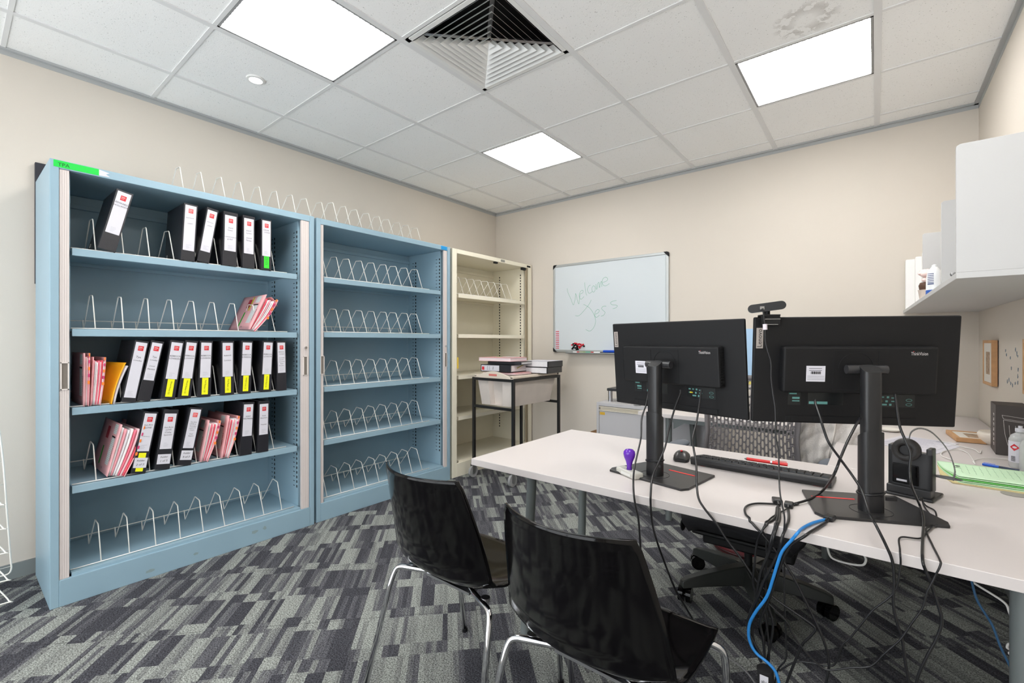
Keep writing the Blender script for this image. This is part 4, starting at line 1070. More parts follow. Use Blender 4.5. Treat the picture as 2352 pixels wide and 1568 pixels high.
# ================================================================== BLACK SHELL CHAIRS
PROF = [(-.272, .802, .174, .060, 0), (-.262, .760, .183, .064, 0), (-.250, .700, .195, .070, 0), (-.236, .640, .205, .074, 0), (-.222, .580, .213, .076, 0), (-.205, .525, .219, .070, .006), (-.180, .480, .222, .052, .018),
        (-.140, .450, .223, .030, .028), (-.085, .434, .224, .012, .030), (-.02, .428, .225, 0, .026), (.06, .430, .226, 0, .020), (.14, .436, .226, 0, .014), (.195, .438, .222, -.006, .008), (.222, .430, .212, -.016, .002), (.228, .420, .200, -.022, 0)]
def shell(u, v):
    k = v * (len(PROF) - 1); i = min(int(k), len(PROF) - 2); f = k - i
    a, b = PROF[i], PROF[i + 1]
    f2 = f
    y, z, hw, cy, cz = [a[j] + (b[j] - a[j]) * f2 for j in range(5)]
    s_ = 2 * u - 1
    # rounded top corners
    if v < .03: hw *= .975
    return (s_ * hw, y + cy * s_ * s_, z + cz * abs(s_) ** 3)
def shell_chair(label, loc, rz):
    t = thing('shell_chair', label, 'chair', loc, rz, group='black shell chairs in front of the desk')
    MB().grid(shell, 28, 56).build('seat_shell', black_gl, t, smooth=True, solid=.006)
    ft = [(-1, -1), (1, -1), (-1, 1), (1, 1)]
    for sx, sy in ft:
        if sy < 0: P_ = [(sx * .02, -.05, .412), (sx * .12, -.095, .414), (sx * .195, -.125, .414), (sx * .213, -.133, .408), (sx * .222, -.142, .388), (sx * .228, -.155, .35), (sx * .262, -.240, .0)]
        else: P_ = [(sx * .03, .10, .412), (sx * .15, .150, .414), (sx * .212, .168, .416), (sx * .232, .174, .408), (sx * .240, .178, .385), (sx * .243, .182, .34), (sx * .235, .222, .0)]
        path = [P_[0], P_[1]] + smooth_path(P_[2:6], 4) + [P_[6]]
        lg = MB().tube(path, .0095, 12).build('leg', chrome_m, t, smooth=True)
        MB().cyl((P_[6][0], P_[6][1], 0), (P_[6][0], P_[6][1], .016), .011, n=14).build('foot_cap', black_pl, lg, smooth=40)
    MB().box(-.10, .10, -.10, .14, .404, .412).cyl((-.17, -.10, .412), (-.17, -.10, .424), .014, n=12).cyl((.17, -.10, .412), (.17, -.10, .424), .014, n=12).cyl((-.17, .14, .412), (-.17, .14, .430), .014, n=12).cyl((.17, .14, .412), (.17, .14, .430), .014, n=12).build('mounting_plate', steel_m, t, smooth=40)
    return t
shell_chair('glossy black shell chair with chrome legs, the farther one on the left', (-1.095, 1.130, 0), 0)
shell_chair('glossy black shell chair with chrome legs, the nearer one, under the desk edge', (-.543, 1.080, 0), 0)

# ================================================================== THINGS ON THE DESK
z0 = DZ + .0008
# self-standing stamp
t = thing('rubber_stamp', 'rubber stamp with purple ball handle and grey base', 'stamp', (-.672, 1.500, z0), math.radians(-28))
MB().box(-.052, .052, -.020, .020, 0, .022).build('base', mat('stamp_grey', (190, 188, 180), .35), t, bevel=.006)
MB().box(-.02, .03, -.0208, -.0202, .006, .015).build('window', mat('stamp_window', (214, 214, 210), .3), t)
MB().lathe([(.010, .022), (.008, .034), (.009, .038), (.012, .050), (.0185, .066), (.0205, .076), (.019, .085), (.013, .092), (.001, .094)], 24).build('handle', mat('purple_plastic', (98, 40, 172), .18), t, smooth=True)
# mouse
t = thing('computer_mouse', 'black wireless mouse with red wheel on the white desk', 'mouse', (-.602, 1.840, z0), math.radians(12))
MB().grid(lambda u, v: ((u - .5) * .058 * (1 - .25 * (2 * v - 1) ** 4), (v - .5) * .100, .004 + .031 * math.sin(PI * min(1, max(0, .06 + v * .88))) ** .7 * (1 - .55 * abs(2 * u - 1) ** 3)), 16, 20).build('shell', mat('mouse_black', (44, 42, 42), .3), t, smooth=True)
MB().prism([(x * .029, y * .05) for x, y in [(-.7, -1), (.7, -1), (1, -.6), (1, .6), (.7, 1), (-.7, 1), (-1, .6), (-1, -.6)]], 0, .012).build('body', mat('mouse_body', (30, 29, 30), .5), t, bevel=.002)
MB().ball((0, -.012, .036), .006, 10, sq=(.8, 1.3, .6)).build('red_button', red_m, t, smooth=True)
# keyboard: keys face away from the camera side (the user sits at +Y)
kbz = thing('keyboard', 'black keyboard lying in front of the monitors with a red pen on it', 'keyboard', (-.327, 1.842, z0), math.radians(-2.5))
TK = Matrix.Rotation(math.radians(-5), 4, 'X')
MB().prism([(-.07, .013), (-.066, .001), (.066, .001), (.068, .010), (-.064, .030), (-.070, .026)][::-1], -.222, .222, T=Matrix(((0, 0, 1, 0), (1, 0, 0, 0), (0, 1, 0, 0), (0, 0, 0, 1)))).build('case', mat('keyboard_black', (38, 38, 40), .4), kbz, bevel=.002)
key_m = mat('key_black', (28, 28, 30), .45)
rows = [(-.050, .010, 19), (-.032, .013, 18), (-.014, .013, 18), (.004, .013, 17), (.022, .013, 17), (.040, .013, 13)]
for y, d_, n_ in rows:
    m = MB(); x = -.214
    for q in range(n_):
        w_ = .428 / n_
        ztop = .0305 - (y + .064) * (.020 / .132)
        m.add([(x + .0012, y, ztop - .001), (x + w_ - .0012, y, ztop - .001), (x + w_ - .0012, y + d_, ztop - .003), (x + .0012, y + d_, ztop - .003),
               (x + .0025, y + .001, ztop + .0045), (x + w_ - .0025, y + .001, ztop + .0045), (x + w_ - .0025, y + d_ - .001, ztop + .003), (x + .0025, y + d_ - .001, ztop + .003)],
              [(0, 3, 2, 1), (4, 5, 6, 7), (0, 1, 5, 4), (1, 2, 6, 5), (2, 3, 7, 6), (3, 0, 4, 7)])
        x += w_
    m.build('key_row', key_m, kbz)
MB().box(-.19, -.17, -.062, -.045, 0, .012).box(.17, .19, -.062, -.045, 0, .012).build('foot', mat('red_rubber', (190, 40, 40), .6), kbz)
def pen(name, label, p0, p1, r, barrel, cap, clip=True, mid=None):
    p0, p1 = Vector(p0), Vector(p1); L_ = (p1 - p0).length; d = (p1 - p0).normalized()
    t = thing(name, label, 'pen', p0)
    MB().cyl(d * L_ * .06, d * L_ * .62, r, n=14).build('barrel', barrel, t, smooth=40)
    MB().cyl(d * L_ * .62, d * L_ * .97, r * 1.12, r, n=14).build('cap', cap, t, smooth=40)
    MB().cyl((0, 0, 0), d * L_ * .06, r * .25, r, n=12).build('tip', steel_m, t, smooth=40)
    if mid: MB().cyl(d * L_ * .60, d * L_ * .64, r * 1.2, n=14).build('ring', mid, t, smooth=40)
    if clip: MB().tube([d * L_ * .95 + Vector((0, 0, r * 1.5)), d * L_ * .70 + Vector((0, 0, r * 1.6))], .0012, 6).build('clip', cap, t)
    return t
pen('ballpoint_pen', 'bright red pen resting across the keyboard keys', (-.372, 1.822, .7745), (-.232, 1.822, .7745), .0055, mat('pen_red', (215, 30, 30), .3), mat('pen_red', (215, 30, 30), .3), mid=steel_m)
pen('ballpoint_pen', 'clear pen with a bright blue cap lying behind the green pad', (.43, 2.405, .7355), (.315, 2.462, .7355), .0045, mat('clear_plastic', (60, 70, 90), .1), mat('pen_blue', (20, 90, 200), .3))
pen('ballpoint_pen', 'thin black pen lying behind the green pad at the right frame edge', (.33, 2.412, .735), (.47, 2.35, .735), .0038, mat('pen_black', (20, 20, 30), .3), mat('pen_black', (20, 20, 30), .3), clip=False)
# headset on its charging dock
t = thing('headset_dock', 'black wireless headset dock standing by the right monitor', 'headset dock', (.085, 1.845, z0), math.radians(-16))
MB().box(-.052, .052, -.012, .012, .02, .135).box(-.052, -.038, -.012, .03, .02, .150).box(.038, .052, -.012, .03, .02, .150).build('dock_body', mat('dock_black', (48, 48, 50), .4), t, bevel=.003)
MB().box(-.052, .060, -.040, .075, 0, .008).box(-.052, .052, -.030, .012, .006, .030).build('foot', mat('dock_foot', (38, 38, 40), .4), t, bevel=.003)
MB().box(-.040, .022, -.017, -.012, .035, .095).build('rear_cover', black_gl, t, bevel=.002)
MB().box(-.030, -.005, -.0176, -.017, .042, .048).build('maker_label', paper_m, t)
t = thing('headset', 'single-ear black headset hanging on its dock, grey headband arching up', 'headset', (.085, 1.845, z0), math.radians(-16))
m = MB(); m.cyl((-.004, -.034, .142), (-.004, -.014, .142), .034, n=28)
m.build('ear_cup', mat('cup_black', (34, 34, 36), .4), t, smooth=40, bevel=.004)
MB().tube([(-.004 + .024 * math.cos(2 * PI * q / 24), -.036, .142 + .024 * math.sin(2 * PI * q / 24)) for q in range(24)], .010, 8, closed=True).build('ear_cushion', mat('leatherette', (40, 38, 38), .5, bump=(200, .6)), t, smooth=True)
bandp = smooth_path([(.0, -.018, .17), (.004, -.010, .195), (.022, .0, .208), (.048, .012, .196), (.078, .025, .150), (.092, .032, .095), (.088, .034, .062)], 6)
m = MB()
for i in range(len(bandp) - 1):
    a, b = bandp[i], bandp[i + 1]; w_ = Vector((.25, -.97, 0)) * .010
    m.add([a - w_, a + w_, b + w_, b - w_], [(0, 1, 2, 3)])
m.build('headband', mat('band_grey', (112, 112, 110), .4), t, smooth=True, solid=.0025)
MB().ball((.075, .034, .066), .035, 16, sq=(1, .5, .10)).build('temple_pad', mat('pad_grey', (80, 82, 84), .5), t, smooth=True)
# things along the worktop
t = thing('boxed_tumbler', 'dark grey gift box with white line drawing of a ribbed glass, on the worktop', 'box', (.392, 2.735, z0), math.radians(-3))
MB().box(0, .095, 0, .17, 0, .205).build('carton', mat('charcoal_card', (70, 64, 62), .6), t, bevel=.001)
for q in range(1):
    wl = mat('white_line', (222, 218, 214), .6); m = MB()
    def ln(pts): m.tube([(x, -.0006, z) for x, z in pts], .0007, 4)
    ln([(.018, .165), (.092, .155)]); ln([(.022, .150), (.090, .142)]); ln([(.022, .145), (.09, .137)]); ln([(.018, .165), (.022, .150)])
    ln([(.022, .145), (.026, .09), (.034, .045), (.045, .025), (.065, .018), (.09, .018)])
    for x in (.038, .056, .074): ln([(x, .125), (x + .003, .07), (x + .008, .03)])
    m.build('glass_drawing', wl, t)
m = MB()
for i, (z, hh_) in enumerate(((.03, .012), (.05, .012), (.07, .010), (.09, .014), (.112, .012), (.134, .012), (.155, .010))):
    m.box(-.0006, 0, .05, .062, z, z + hh_); m.box(-.0006, 0, .062, .070, z if i % 2 else z + hh_ * .6, z + hh_ * (.4 if i % 2 else 1))
m.build('side_lettering', mat('white_line', (222, 218, 214), .6), t)
def bottle(label, x, y, h_, r_, stick=True):
    t = thing('plastic_bottle', label, 'bottle', (x, y, z0))
    cm = mat('clear_bottle', (236, 238, 238), .08, trans=.55)
    MB().lathe([(r_ * .9, 0), (r_, .006), (r_, h_ * .68), (r_ * .8, h_ * .78), (r_ * .38, h_ * .84), (r_ * .38, h_ * .90)], 28).build('body', cm, t, smooth=50)
    MB().lathe([(r_ * .46, h_ * .86), (r_ * .46, h_ * .94), (r_ * .2, h_ * .95), (r_ * .2, h_)], 20).build('cap', paper_m, t, smooth=40)
    if stick:
        def lab(u, v):
            a = math.radians(175 + 95 * u); return ((r_ + .0006) * math.cos(a), (r_ + .0006) * math.sin(a), h_ * (.14 + .50 * v))
        lb = MB().grid(lab, 10, 1).build('label', paper_m, t)
        a = math.radians(232)
        def on(a_, z, o=.0026): return Vector(((r_ + o) * math.cos(a_), (r_ + o) * math.sin(a_), z))
        m = MB(); c = h_ * .50; s_ = .013
        m.add([on(a - s_ / r_, c), on(a, c - s_), on(a + s_ / r_, c), on(a, c + s_)], [(0, 1, 2, 3)]); m.build('red_diamond', red_m, lb)
        m = MB()
        for q in range(7): m.add([on(a - .3, h_ * (.17 + q * .018)), on(a + .1, h_ * (.17 + q * .018)), on(a + .1, h_ * (.178 + q * .018)), on(a - .3, h_ * (.178 + q * .018))], [(0, 1, 2, 3)])
        m.build('barcode', ink_m, lb)
    return t
bottle('clear plastic bottle with a red diamond mark on its label', .422, 2.50, .155, .030)
bottle('second clear plastic bottle, nearer, half out of the right frame edge', .436, 2.395, .150, .034, False)
tag(MB().lathe([(.001, 0), (.03, .0), (.05, .02), (.058, .045), (.05, .06), (.045, .05), (.001, .03)], 24).build('cream_bowl', mat('cream_glaze', (232, 222, 208), .3), None, smooth=True, loc=(.425, 2.985, z0)), 'small cream bowl half hidden behind the dark gift box', 'bowl')
def frame_pic(t, w, h, d_, T, seed=0):
    b_ = .016
    m = MB(); m.box(0, w, 0, d_, 0, b_, T=T).box(0, w, 0, d_, h - b_, h, T=T).box(0, b_, 0, d_, b_, h - b_, T=T).box(w - b_, w, 0, d_, b_, h - b_, T=T)
    m.build('frame', wood_m, t, bevel=.001)
    MB().box(b_, w - b_, d_ * .15, d_ * .8, b_, h - b_, T=T).build('mount', mat('mount_white', (224, 220, 212), .6), t)
    MB().box(w * .3, w * .72, d_ * .13, d_ * .15, h * .24, h * .74, T=T).build('picture', mat('muted_print_%d' % seed, (165, 140, 115), .6, noise=(55, .5)), t)
    MB().box(.002, w - .002, d_ * .85, d_ * 1.05, .002, h - .002, T=T).build('backing', mat('backing_dark', (60, 56, 52), .8), t)
TF = Matrix(((0, 1, 0, 0), (-1, 0, 0, 0), (0, 0, 1, 0), (0, 0, 0, 1)))
t = thing('picture_frame', 'small oak box frame hanging on the right wall by the corner', 'picture frame', (.474, 3.66, .965))
frame_pic(t, .25, .242, .022, Matrix(((0, 1, 0, 0), (-1, 0, 0, 0), (0, 0, 1, 0), (0, 0, 0, 1))), 1)
t = thing('picture_frame', 'oak frame on the right wall cut off by the right edge of the photo', 'picture frame', (.474, 2.777, .985))
frame_pic(t, .25, .225, .022, Matrix(((0, 1, 0, 0), (-1, 0, 0, 0), (0, 0, 1, 0), (0, 0, 0, 1))), 2)
t = thing('picture_frame', 'oak frame lying face up on the worktop near the corner', 'picture frame', (.295, 2.99, z0), math.radians(4))
frame_pic(t, .17, .23, .020, Matrix(((1, 0, 0, 0), (0, 0, 1, -.03), (0, -1, 0, .021), (0, 0, 0, 1))), 3)
# blu-tack marks left on the right wall
m = MB(); rr = random.Random(4)
for (u, v) in ((2310, 805), (2312, 815), (2321, 822), (2323, 845), (2333, 802), (2336, 812), (2338, 818), (2339, 848), (2338, 864), (2314, 876), (2322, 880), (2332, 880), (2338, 878), (2326, 884), (2318, 872)):
    a_ = (u - 1176) / 1045; d = XR / (CS * a_ - SN); y = SN * d * a_ + CS * d; z = 1.2 + d * (784 - v) / 1045
    pts = [(y + rr.uniform(.004, .010) * math.cos(q), z + rr.uniform(.004, .012) * math.sin(q)) for q in [k * PI / 4 for k in range(8)]]
    m.prism(pts, XR - .0012, XR - .0002, T=Matrix(((0, 0, 1, 0), (1, 0, 0, 0), (0, 1, 0, 0), (0, 0, 0, 1))))
tag(m.build('adhesive_marks', mat('blue_grey_tack', (120, 134, 146), .8)), 'scattered blue-grey adhesive marks on the right wall between two frames', 'marks', kind='stuff')
# papers
t = thing('printed_sheet', 'loose printed white sheets on the worktop behind the right monitor post', 'papers', (.02, 2.72, z0), math.radians(-22))
MB().box(-.02, .19, 0, .28, 0, .0015).build('top_sheet', paper_m, t)
m = MB()
for q in range(20): m.box(.0, .12 + (q * 7 % 5) * .012, .02 + q * .0125, .0225 + q * .0125, .0015, .0018)
m.box(.12, .15, .24, .265, .0015, .0018)
m.build('print', mat('pale_grey_ink', (165, 165, 180), .7), t)
MB().box(.0, .215, -.05, .23, -.0005, .0006).build('lower_sheet', paper_m, t)
tag(MB().lathe([(.001, 0), (.035, 0), (.045, .006), (.05, .012), (.046, .012), (.03, .005), (.001, .004)], 28).build('saucer', mat('saucer_white', (226, 222, 214), .3), None, smooth=True, loc=(.06, 3.10, z0)), 'low pale saucer on the worktop below the right monitor', 'saucer')
# green pad of papers
t = thing('paper_pad', 'stack of mint green handwritten papers on a tan folder, lower right', 'papers', (.195, 2.09, z0), math.radians(-2))
MB().prism([(.005, .0), (.29, -.02), (.29, .27), (-.02, .27), (-.02, .10)], 0, .004).build('folder', mat('tan_card', (205, 190, 140), .7), t)
for q in range(5):
    o_ = q * .0022
    MB().grid(lambda u, v, q=q: (-.02 + .012 * (1 - v) + u * .31 + (.03 * (1 - v) ** 2 * (1 - u)), .005 * q + v * .262, .005 + q * .0022 + .010 * math.sin(PI * (1 - v) * .5) ** 6 * (q / 5)), 8, 12).build('sheet', mat('mint_paper', (200, 230, 196), .75) if q != 2 else mat('leaf_green_paper', (120, 205, 105), .75), t, smooth=True, solid=.0012)
m = MB()
for q in range(15): m.tube([(.02 + q * .017 + .002 * math.sin(k * 1.7 + q) * .5, .05 + k * .0135, .0184) for k in range(15)], .0004, 4)
m.build('handwriting', mat('faint_ink', (150, 185, 156), .7), t)
MB().lathe([(.001, .0002), (.007, .0002), (.007, .0010), (.001, .001)], 10).build('punched_hole', slot_m, t, loc=(.03, .20, .0190))
# white cables on the worktop
def off_desk(p, r):
    """keep a lead on the outside of the desk top where it lies on it or turns over its edge"""
    ytop, zt = DY0 - r - .0006, DZ + r + .0006
    if p.y > ytop and p.y < DY1 + .3 and DZ - DT - r < p.z < zt and p.x > DX0:
        if p.z - (DZ - DT) < 0: return p
        if zt - p.z < p.y - ytop: p = Vector((p.x, p.y, zt))
        else: p = Vector((p.x, ytop, p.z))
    return p
def cable(name, label, pts, r, m_, cat='cable', group=None, n=10, sides=8):
    o = MB().tube([off_desk(Vector(p), r) for p in smooth_path(pts, n)], r, sides).build(name, m_, None, smooth=True)
    return tag(o, label, cat, group)
zc = DZ + .004
W = lambda L_, z=zc: [atZ(u, v, z) for u, v in L_]
cable('earphone_cable', 'thin white cable looped on the worktop beside the green pad', W([(2162, 1013), (2195, 1022), (2235, 1031), (2250, 1040), (2254, 1034)]) , .0018, white_cable)
cable('charging_cable', 'thin pale cable curling behind the green pad toward the bottles', W([(2190, 1057), (2163, 1046), (2168, 1036), (2200, 1032), (2222, 1040), (2235, 1056), (2240, 1066), (2236, 1058), (2262, 1052), (2300, 1053), (2338, 1058)]), .0018, white_cable)

# ================================================================== OVERHEAD SHELF UNIT (right wall)
t = thing('overhead_shelf', 'white wall-mounted open shelf unit with upright dividers at upper right', 'shelf unit', (XR - .002, 1.865, 1.385))
def ox(y): return -(.311 + .042 * (y / 2.11))
def oz(y): return ox(0) if y < .1 else (-.2835 if y < 1 else -.298)
LU = 2.11; HU = .395; tk = .018
m = MB(); m.add([(0, 0, 0), (0, LU, 0), (ox(LU), LU, 0), (ox(0), 0, 0), (0, 0, tk), (0, LU, tk), (ox(LU), LU, tk), (ox(0), 0, tk)], [(0, 1, 2, 3), (7, 6, 5, 4), (0, 4, 5, 1), (1, 5, 6, 2), (2, 6, 7, 3), (3, 7, 4, 0)])
m.build('base_board', overhead_m, t, bevel=.001)
for k_, y in enumerate((0, .715, 1.425)):
    nm_ = 'end_panel' if k_ == 0 else 'divider'
    MB().prism([(0, tk), (oz(y), tk), (oz(y), HU - .006), (oz(y) + .008, HU), (0, HU)], 0, tk, T=Matrix(((1, 0, 0, 0), (0, 0, 1, y), (0, 1, 0, 0), (0, 0, 0, 1)))).build(nm_, overhead_m, t, bevel=.001)
wf = mat('white_card', (240, 238, 236), .6)
for q, (y, w_, h_, x0) in enumerate(((2.055, .045, .33, -.345), (2.00, .05, .335, -.30), (1.945, .05, .355, -.27), (1.89, .05, .36, -.25))):
    o = MB().box(-.24, 0, 0, w_, 0, h_).build('magazine_file', wf, None, bevel=.006, loc=(XR + x0 + .24, 1.865 + y, 1.385 + tk + .0008))
    tag(o, ['white magazine file at the far end of the overhead shelf, against the back wall', 'second white magazine file from the back wall, overhead shelf', 'third white magazine file from the back wall, overhead shelf', 'white magazine file nearest the pink flowers, overhead shelf'][q], 'magazine file', 'white magazine files on the overhead shelf')
t = thing('flower_pot', 'pink artificial flower in a small pot on the overhead shelf', 'flowers', (.212, 3.17, 1.404))
MB().lathe([(.03, 0), (.038, .06), (.040, .062), (.034, .062), (.001, .055)], 20).build('pot', mat('pot_pale', (232, 216, 204), .6), t, smooth=40)
MB().lathe([(.001, .058), (.032, .06), (.036, .085), (.03, .10), (.001, .09)], 12).build('foliage', mat('brown_leaf', (88, 62, 48), .8), t, smooth=True)
rr = random.Random(12); m = MB()
for q in range(16):
    a = rr.uniform(0, 2 * PI); r_ = rr.uniform(0, .035); m.ball((r_ * math.cos(a), r_ * math.sin(a), .135 + rr.uniform(-.03, .035)), rr.uniform(.014, .026), 10, sq=(1, 1, .7))
m.build('petals', mat('pale_pink_petal', (240, 212, 206), .7), t, smooth=True)
t = thing('squeeze_bottle', 'white bottle with blue base and barcode label on the overhead shelf', 'bottle', (.214, 2.86, 1.404))
t.scale = (.78, .78, .80)
MB().lathe([(.028, 0), (.036, .004), (.038, .04), (.037, .11), (.030, .150), (.018, .168), (.014, .175)], 28).build('body', mat('bottle_white', (236, 238, 240), .3), t, smooth=50)
MB().lathe([(.0365, .001), (.0388, .010), (.0388, .040), (.0380, .042)], 28).build('blue_band', mat('royal_blue', (35, 85, 170), .4), t, smooth=50)
m = MB()
for q in range(7):
    a0, a1 = math.radians(215), math.radians(262); z = .072 + q * .010
    m.grid(lambda u, v: (.0385 * math.cos(a0 + (a1 - a0) * u), .0385 * math.sin(a0 + (a1 - a0) * u), z + v * (.007 if q == 0 else .004)), 5, 1)
m.build('label_print', mat('slate_print', (90, 100, 140), .6), t)
MB().lathe([(.012, .172), (.012, .185), (.004, .19)], 14).build('cap', mat('bottle_white', (236, 238, 240), .3), t, smooth=40)
pen('marker_pen', 'short black marker lying at the front of the overhead shelf', (.190, 1.995, 1.413), (.225, 2.06, 1.413), .007, mat('pen_black', (20, 20, 30), .3), mat('pen_black', (20, 20, 30), .3), clip=False)
# corner seam of the wall panel
# ================================================================== WHITE WIRE STAND AT THE LEFT EDGE
t = thing('wire_stand', 'white wire display stand at the far left edge, only its side visible', 'wire stand', (-3.12, .06, 0))
sx, sy = 0, 0
def pL(u, v, X): 
    a = (u - 1176) / 1045; d = X / (CS * a - SN); return Vector((X, SN * d * a + CS * d, 1.2 + d * (784 - v) / 1045))
X_ = -3.12
edge = [pL(-12, 930, X_), pL(0, 1000, X_), pL(8, 1070, X_), pL(16, 1180, X_), pL(24, 1280, X_), pL(26, 1305, X_), pL(18, 1318, X_), pL(-8, 1325, X_)]
MB().tube([p - Vector((-3.12, .06, 0)) for p in smooth_path(edge, 5)], .0032, 8).build('side_hoop', wire_m, t, smooth=True)
m = MB()
for v in (1060, 1112, 1162, 1212, 1262, 1300):
    b = pL(8 + (v - 1070) * .075, v, X_) - Vector((-3.12, .06, 0)); m.tube([b, b + Vector((-.0, -.30, -.0))], .0016, 6)
m.build('cross_wires', wire_m, t, smooth=True)
for k_, v in enumerate((1158, 1213, 1268, 1330, 1380)):
    u1 = 3 + k_ * 4.5
    tip = pL(u1, v, -3.0) - Vector((-3.12, .06, 0))
    m = MB(); m.tube(smooth_path([tip + Vector((-.12, -.03, .03)), tip, tip + Vector((.01, -.02, 0)), tip + Vector((0, -.30, 0))], 4), .0028, 8)
    m.tube([tip + Vector((-.06, -.01, .012)), tip + Vector((-.06, -.30, .012))], .0016, 6)
    m.build('shelf_basket', wire_m, t, smooth=True)
MB().tube([(-.1, -.28, .0035), (.14, -.28, .0035), (.14, -.0, .0035), (-.1, -.0, .0035)], .0032, 8, closed=True).tube([(0, -.28, .0035), (0, -.28, 1.2), (0, -.10, 1.2)], .0032, 8).build('floor_frame', wire_m, t, smooth=True)

# ================================================================== CABLES
def P_(L_): 
    return [atY(u, v, Y) for u, v, Y in L_]
def fill(L_, Y0, Y1): 
    n = len(L_) - 1; return [(u, v, Y0 + (Y1 - Y0) * i / n) for i, (u, v) in enumerate(L_)]
def desk_pt(u, v): return atZ(u, v, DZ + .005)
G = 'black leads hanging over the near edge of the desk'
cb = lambda L_, Yh: [atY(u, v, Yh) for u, v in L_]
E0 = DY0 - .012
# left monitor
c = cable('power_lead', 'leftmost black lead from the left monitor, dropping behind the near chair', P_([(1490, 895, 1.62), (1489, 905, 1.60), (1484, 929, 1.57), (1474, 961, 1.53), (1472, 1005, 1.48)]) + [atY(1464, 1042, 1.43), atY(1456, 1082, 1.38), atY(1455, 1122, 1.325)] + cb([(1459, 1158), (1466, 1190), (1470, 1240), (1472, 1290), (1470, 1350), (1468, 1430)], E0), .0030, cable_m, group=G)
c = cable('video_lead', 'black lead from the left monitor curving down behind the near chair seat', P_([(1563, 895, 1.575), (1562, 905, 1.57), (1551, 934, 1.55), (1535.6, 987, 1.51), (1527.6, 1026, 1.46), (1512, 1063, 1.41), (1498.6, 1095, 1.36), (1494.7, 1132, 1.322)]) + cb([(1494.7, 1163), (1498.6, 1203), (1509, 1243)], 1.318) + [atY(1527.6, 1295, 1.35), atY(1550.7, 1352, 1.39), atY(1569, 1384, 1.41), atY(1590, 1420, 1.44)], .0032, cable_m, group=G)
c = cable('video_lead', 'third black lead from the left monitor, slanting across the office chair', P_([(1611, 895, 1.545), (1610, 902, 1.54), (1605.5, 934, 1.52), (1600, 968, 1.49), (1591, 1005, 1.45), (1593.6, 1032, 1.43), (1599, 1063, 1.40), (1600, 1105, 1.36), (1604, 1142, 1.325)]) + cb([(1617, 1166), (1643.7, 1200), (1670, 1240), (1703, 1283), (1735, 1330), (1775, 1370), (1820, 1402), (1862, 1431), (1873, 1444), (1860, 1462), (1844, 1478), (1829, 1511), (1808, 1565), (1800, 1600)], E0), .0030, cable_m, group=G)
c = cable('webcam_lead', 'thin dark lead running from the webcam straight down', [on_mon2(-.254, -.028, .187)] + P_([(1757, 750, 1.50), (1758, 783, 1.50), (1763, 806, 1.50), (1770.4, 832, 1.49), (1771, 866, 1.48), (1774.6, 899, 1.47), (1780.4, 939, 1.46), (1782, 1000, 1.44), (1788, 1037, 1.42), (1790, 1111, 1.36), (1794, 1148, 1.325)]) + cb([(1802, 1190), (1799, 1240), (1802, 1279), (1802, 1373), (1806, 1482), (1804, 1515), (1786, 1540), (1775, 1600)], E0), .0020, cable_m, group=G)
MB().cyl(atY(1757, 744, 1.50), atY(1757.5, 757, 1.50), .006, n=10).build('adapter_sleeve', mat('pale_sleeve', (220, 212, 222), .4), c, smooth=40)
# right monitor
c = cable('power_lead', 'thick black lead from under the right monitor, passing down past its post', P_([(1873, 918, 1.50), (1873, 926, 1.49), (1883.6, 958, 1.46), (1893, 989, 1.44), (1904.7, 1018, 1.43), (1931, 1055, 1.45), (1960, 1095, 1.45), (1980, 1128, 1.42), (1997, 1179, 1.37), (2012, 1206, 1.322)]) + cb([(2036, 1254), (2050, 1290), (2054, 1337), (2052, 1388), (2061, 1431), (2072, 1468), (2079, 1518), (2088, 1568), (2095, 1610)], E0), .0030, cable_m, group=G)
c = cable('video_lead', 'black lead sweeping from behind the right post down left to the loose plugs', P_([(1975, 960, 1.56), (1966, 976, 1.53), (1947, 1013, 1.49), (1931, 1050, 1.46), (1915, 1090, 1.43)]) + [atZ(1889, 1127, DZ + .020), atZ(1856, 1147, DZ + .010), desk_pt(1823, 1157)], .0035, cable_m, group=G)
c = cable('video_lead', 'black lead looping out left from the loose plugs and over the desk edge', [desk_pt(1778, 1157), desk_pt(1736, 1156), desk_pt(1714, 1163), desk_pt(1712, 1178), atY(1729, 1203, 1.322)] + cb([(1746, 1221), (1768, 1247), (1815, 1312), (1851, 1381), (1880, 1442), (1898, 1489), (1904, 1529), (1898, 1565), (1893, 1600)], E0), .0030, cable_m, group=G)
PLUG = []
def plug(u, v, du, dv, lab_, cat_='plug', scale=1.0, tip=False):
    p = desk_pt(u, v); q = desk_pt(u + du, v + dv)
    d = (q - p); d.z = 0; ang = math.atan2(d.y, d.x)
    t = thing('video_plug', lab_, cat_, (p[0], p[1], DZ + .0006), ang, group='loose plugs lying near the desk edge')
    s_ = scale
    MB().box(-.018 * s_, .016 * s_, -.013 * s_, .013 * s_, 0, .016 * s_).build('housing', mat('plug_black', (24, 24, 26), .4), t, bevel=.003)
    MB().box(.016 * s_, .026 * s_, -.009 * s_, .009 * s_, .004, .012 * s_).build('contact', steel_m if tip else mat('plug_black', (24, 24, 26), .4), t, bevel=.0005)
    MB().cyl((-.018 * s_, 0, .008 * s_), (-.034 * s_, 0, .006 * s_), .006 * s_, .004 * s_, n=10).build('strain_relief', cable_m, t, smooth=40)
    return t
plug(1785, 1152, -8, -16, 'black plug lying farthest left of the loose plugs', scale=.95)
plug(1812, 1160, 4, -14, 'black plug lying just right of the leftmost loose plug', scale=.85)
plug(1829, 1156, 12, -6, 'slim black plug pointing toward the right stand base', scale=.45)
plug(1906, 1190, 9, -7, 'black plug with a bare metal tip where the blue cable begins', scale=.85, tip=True)
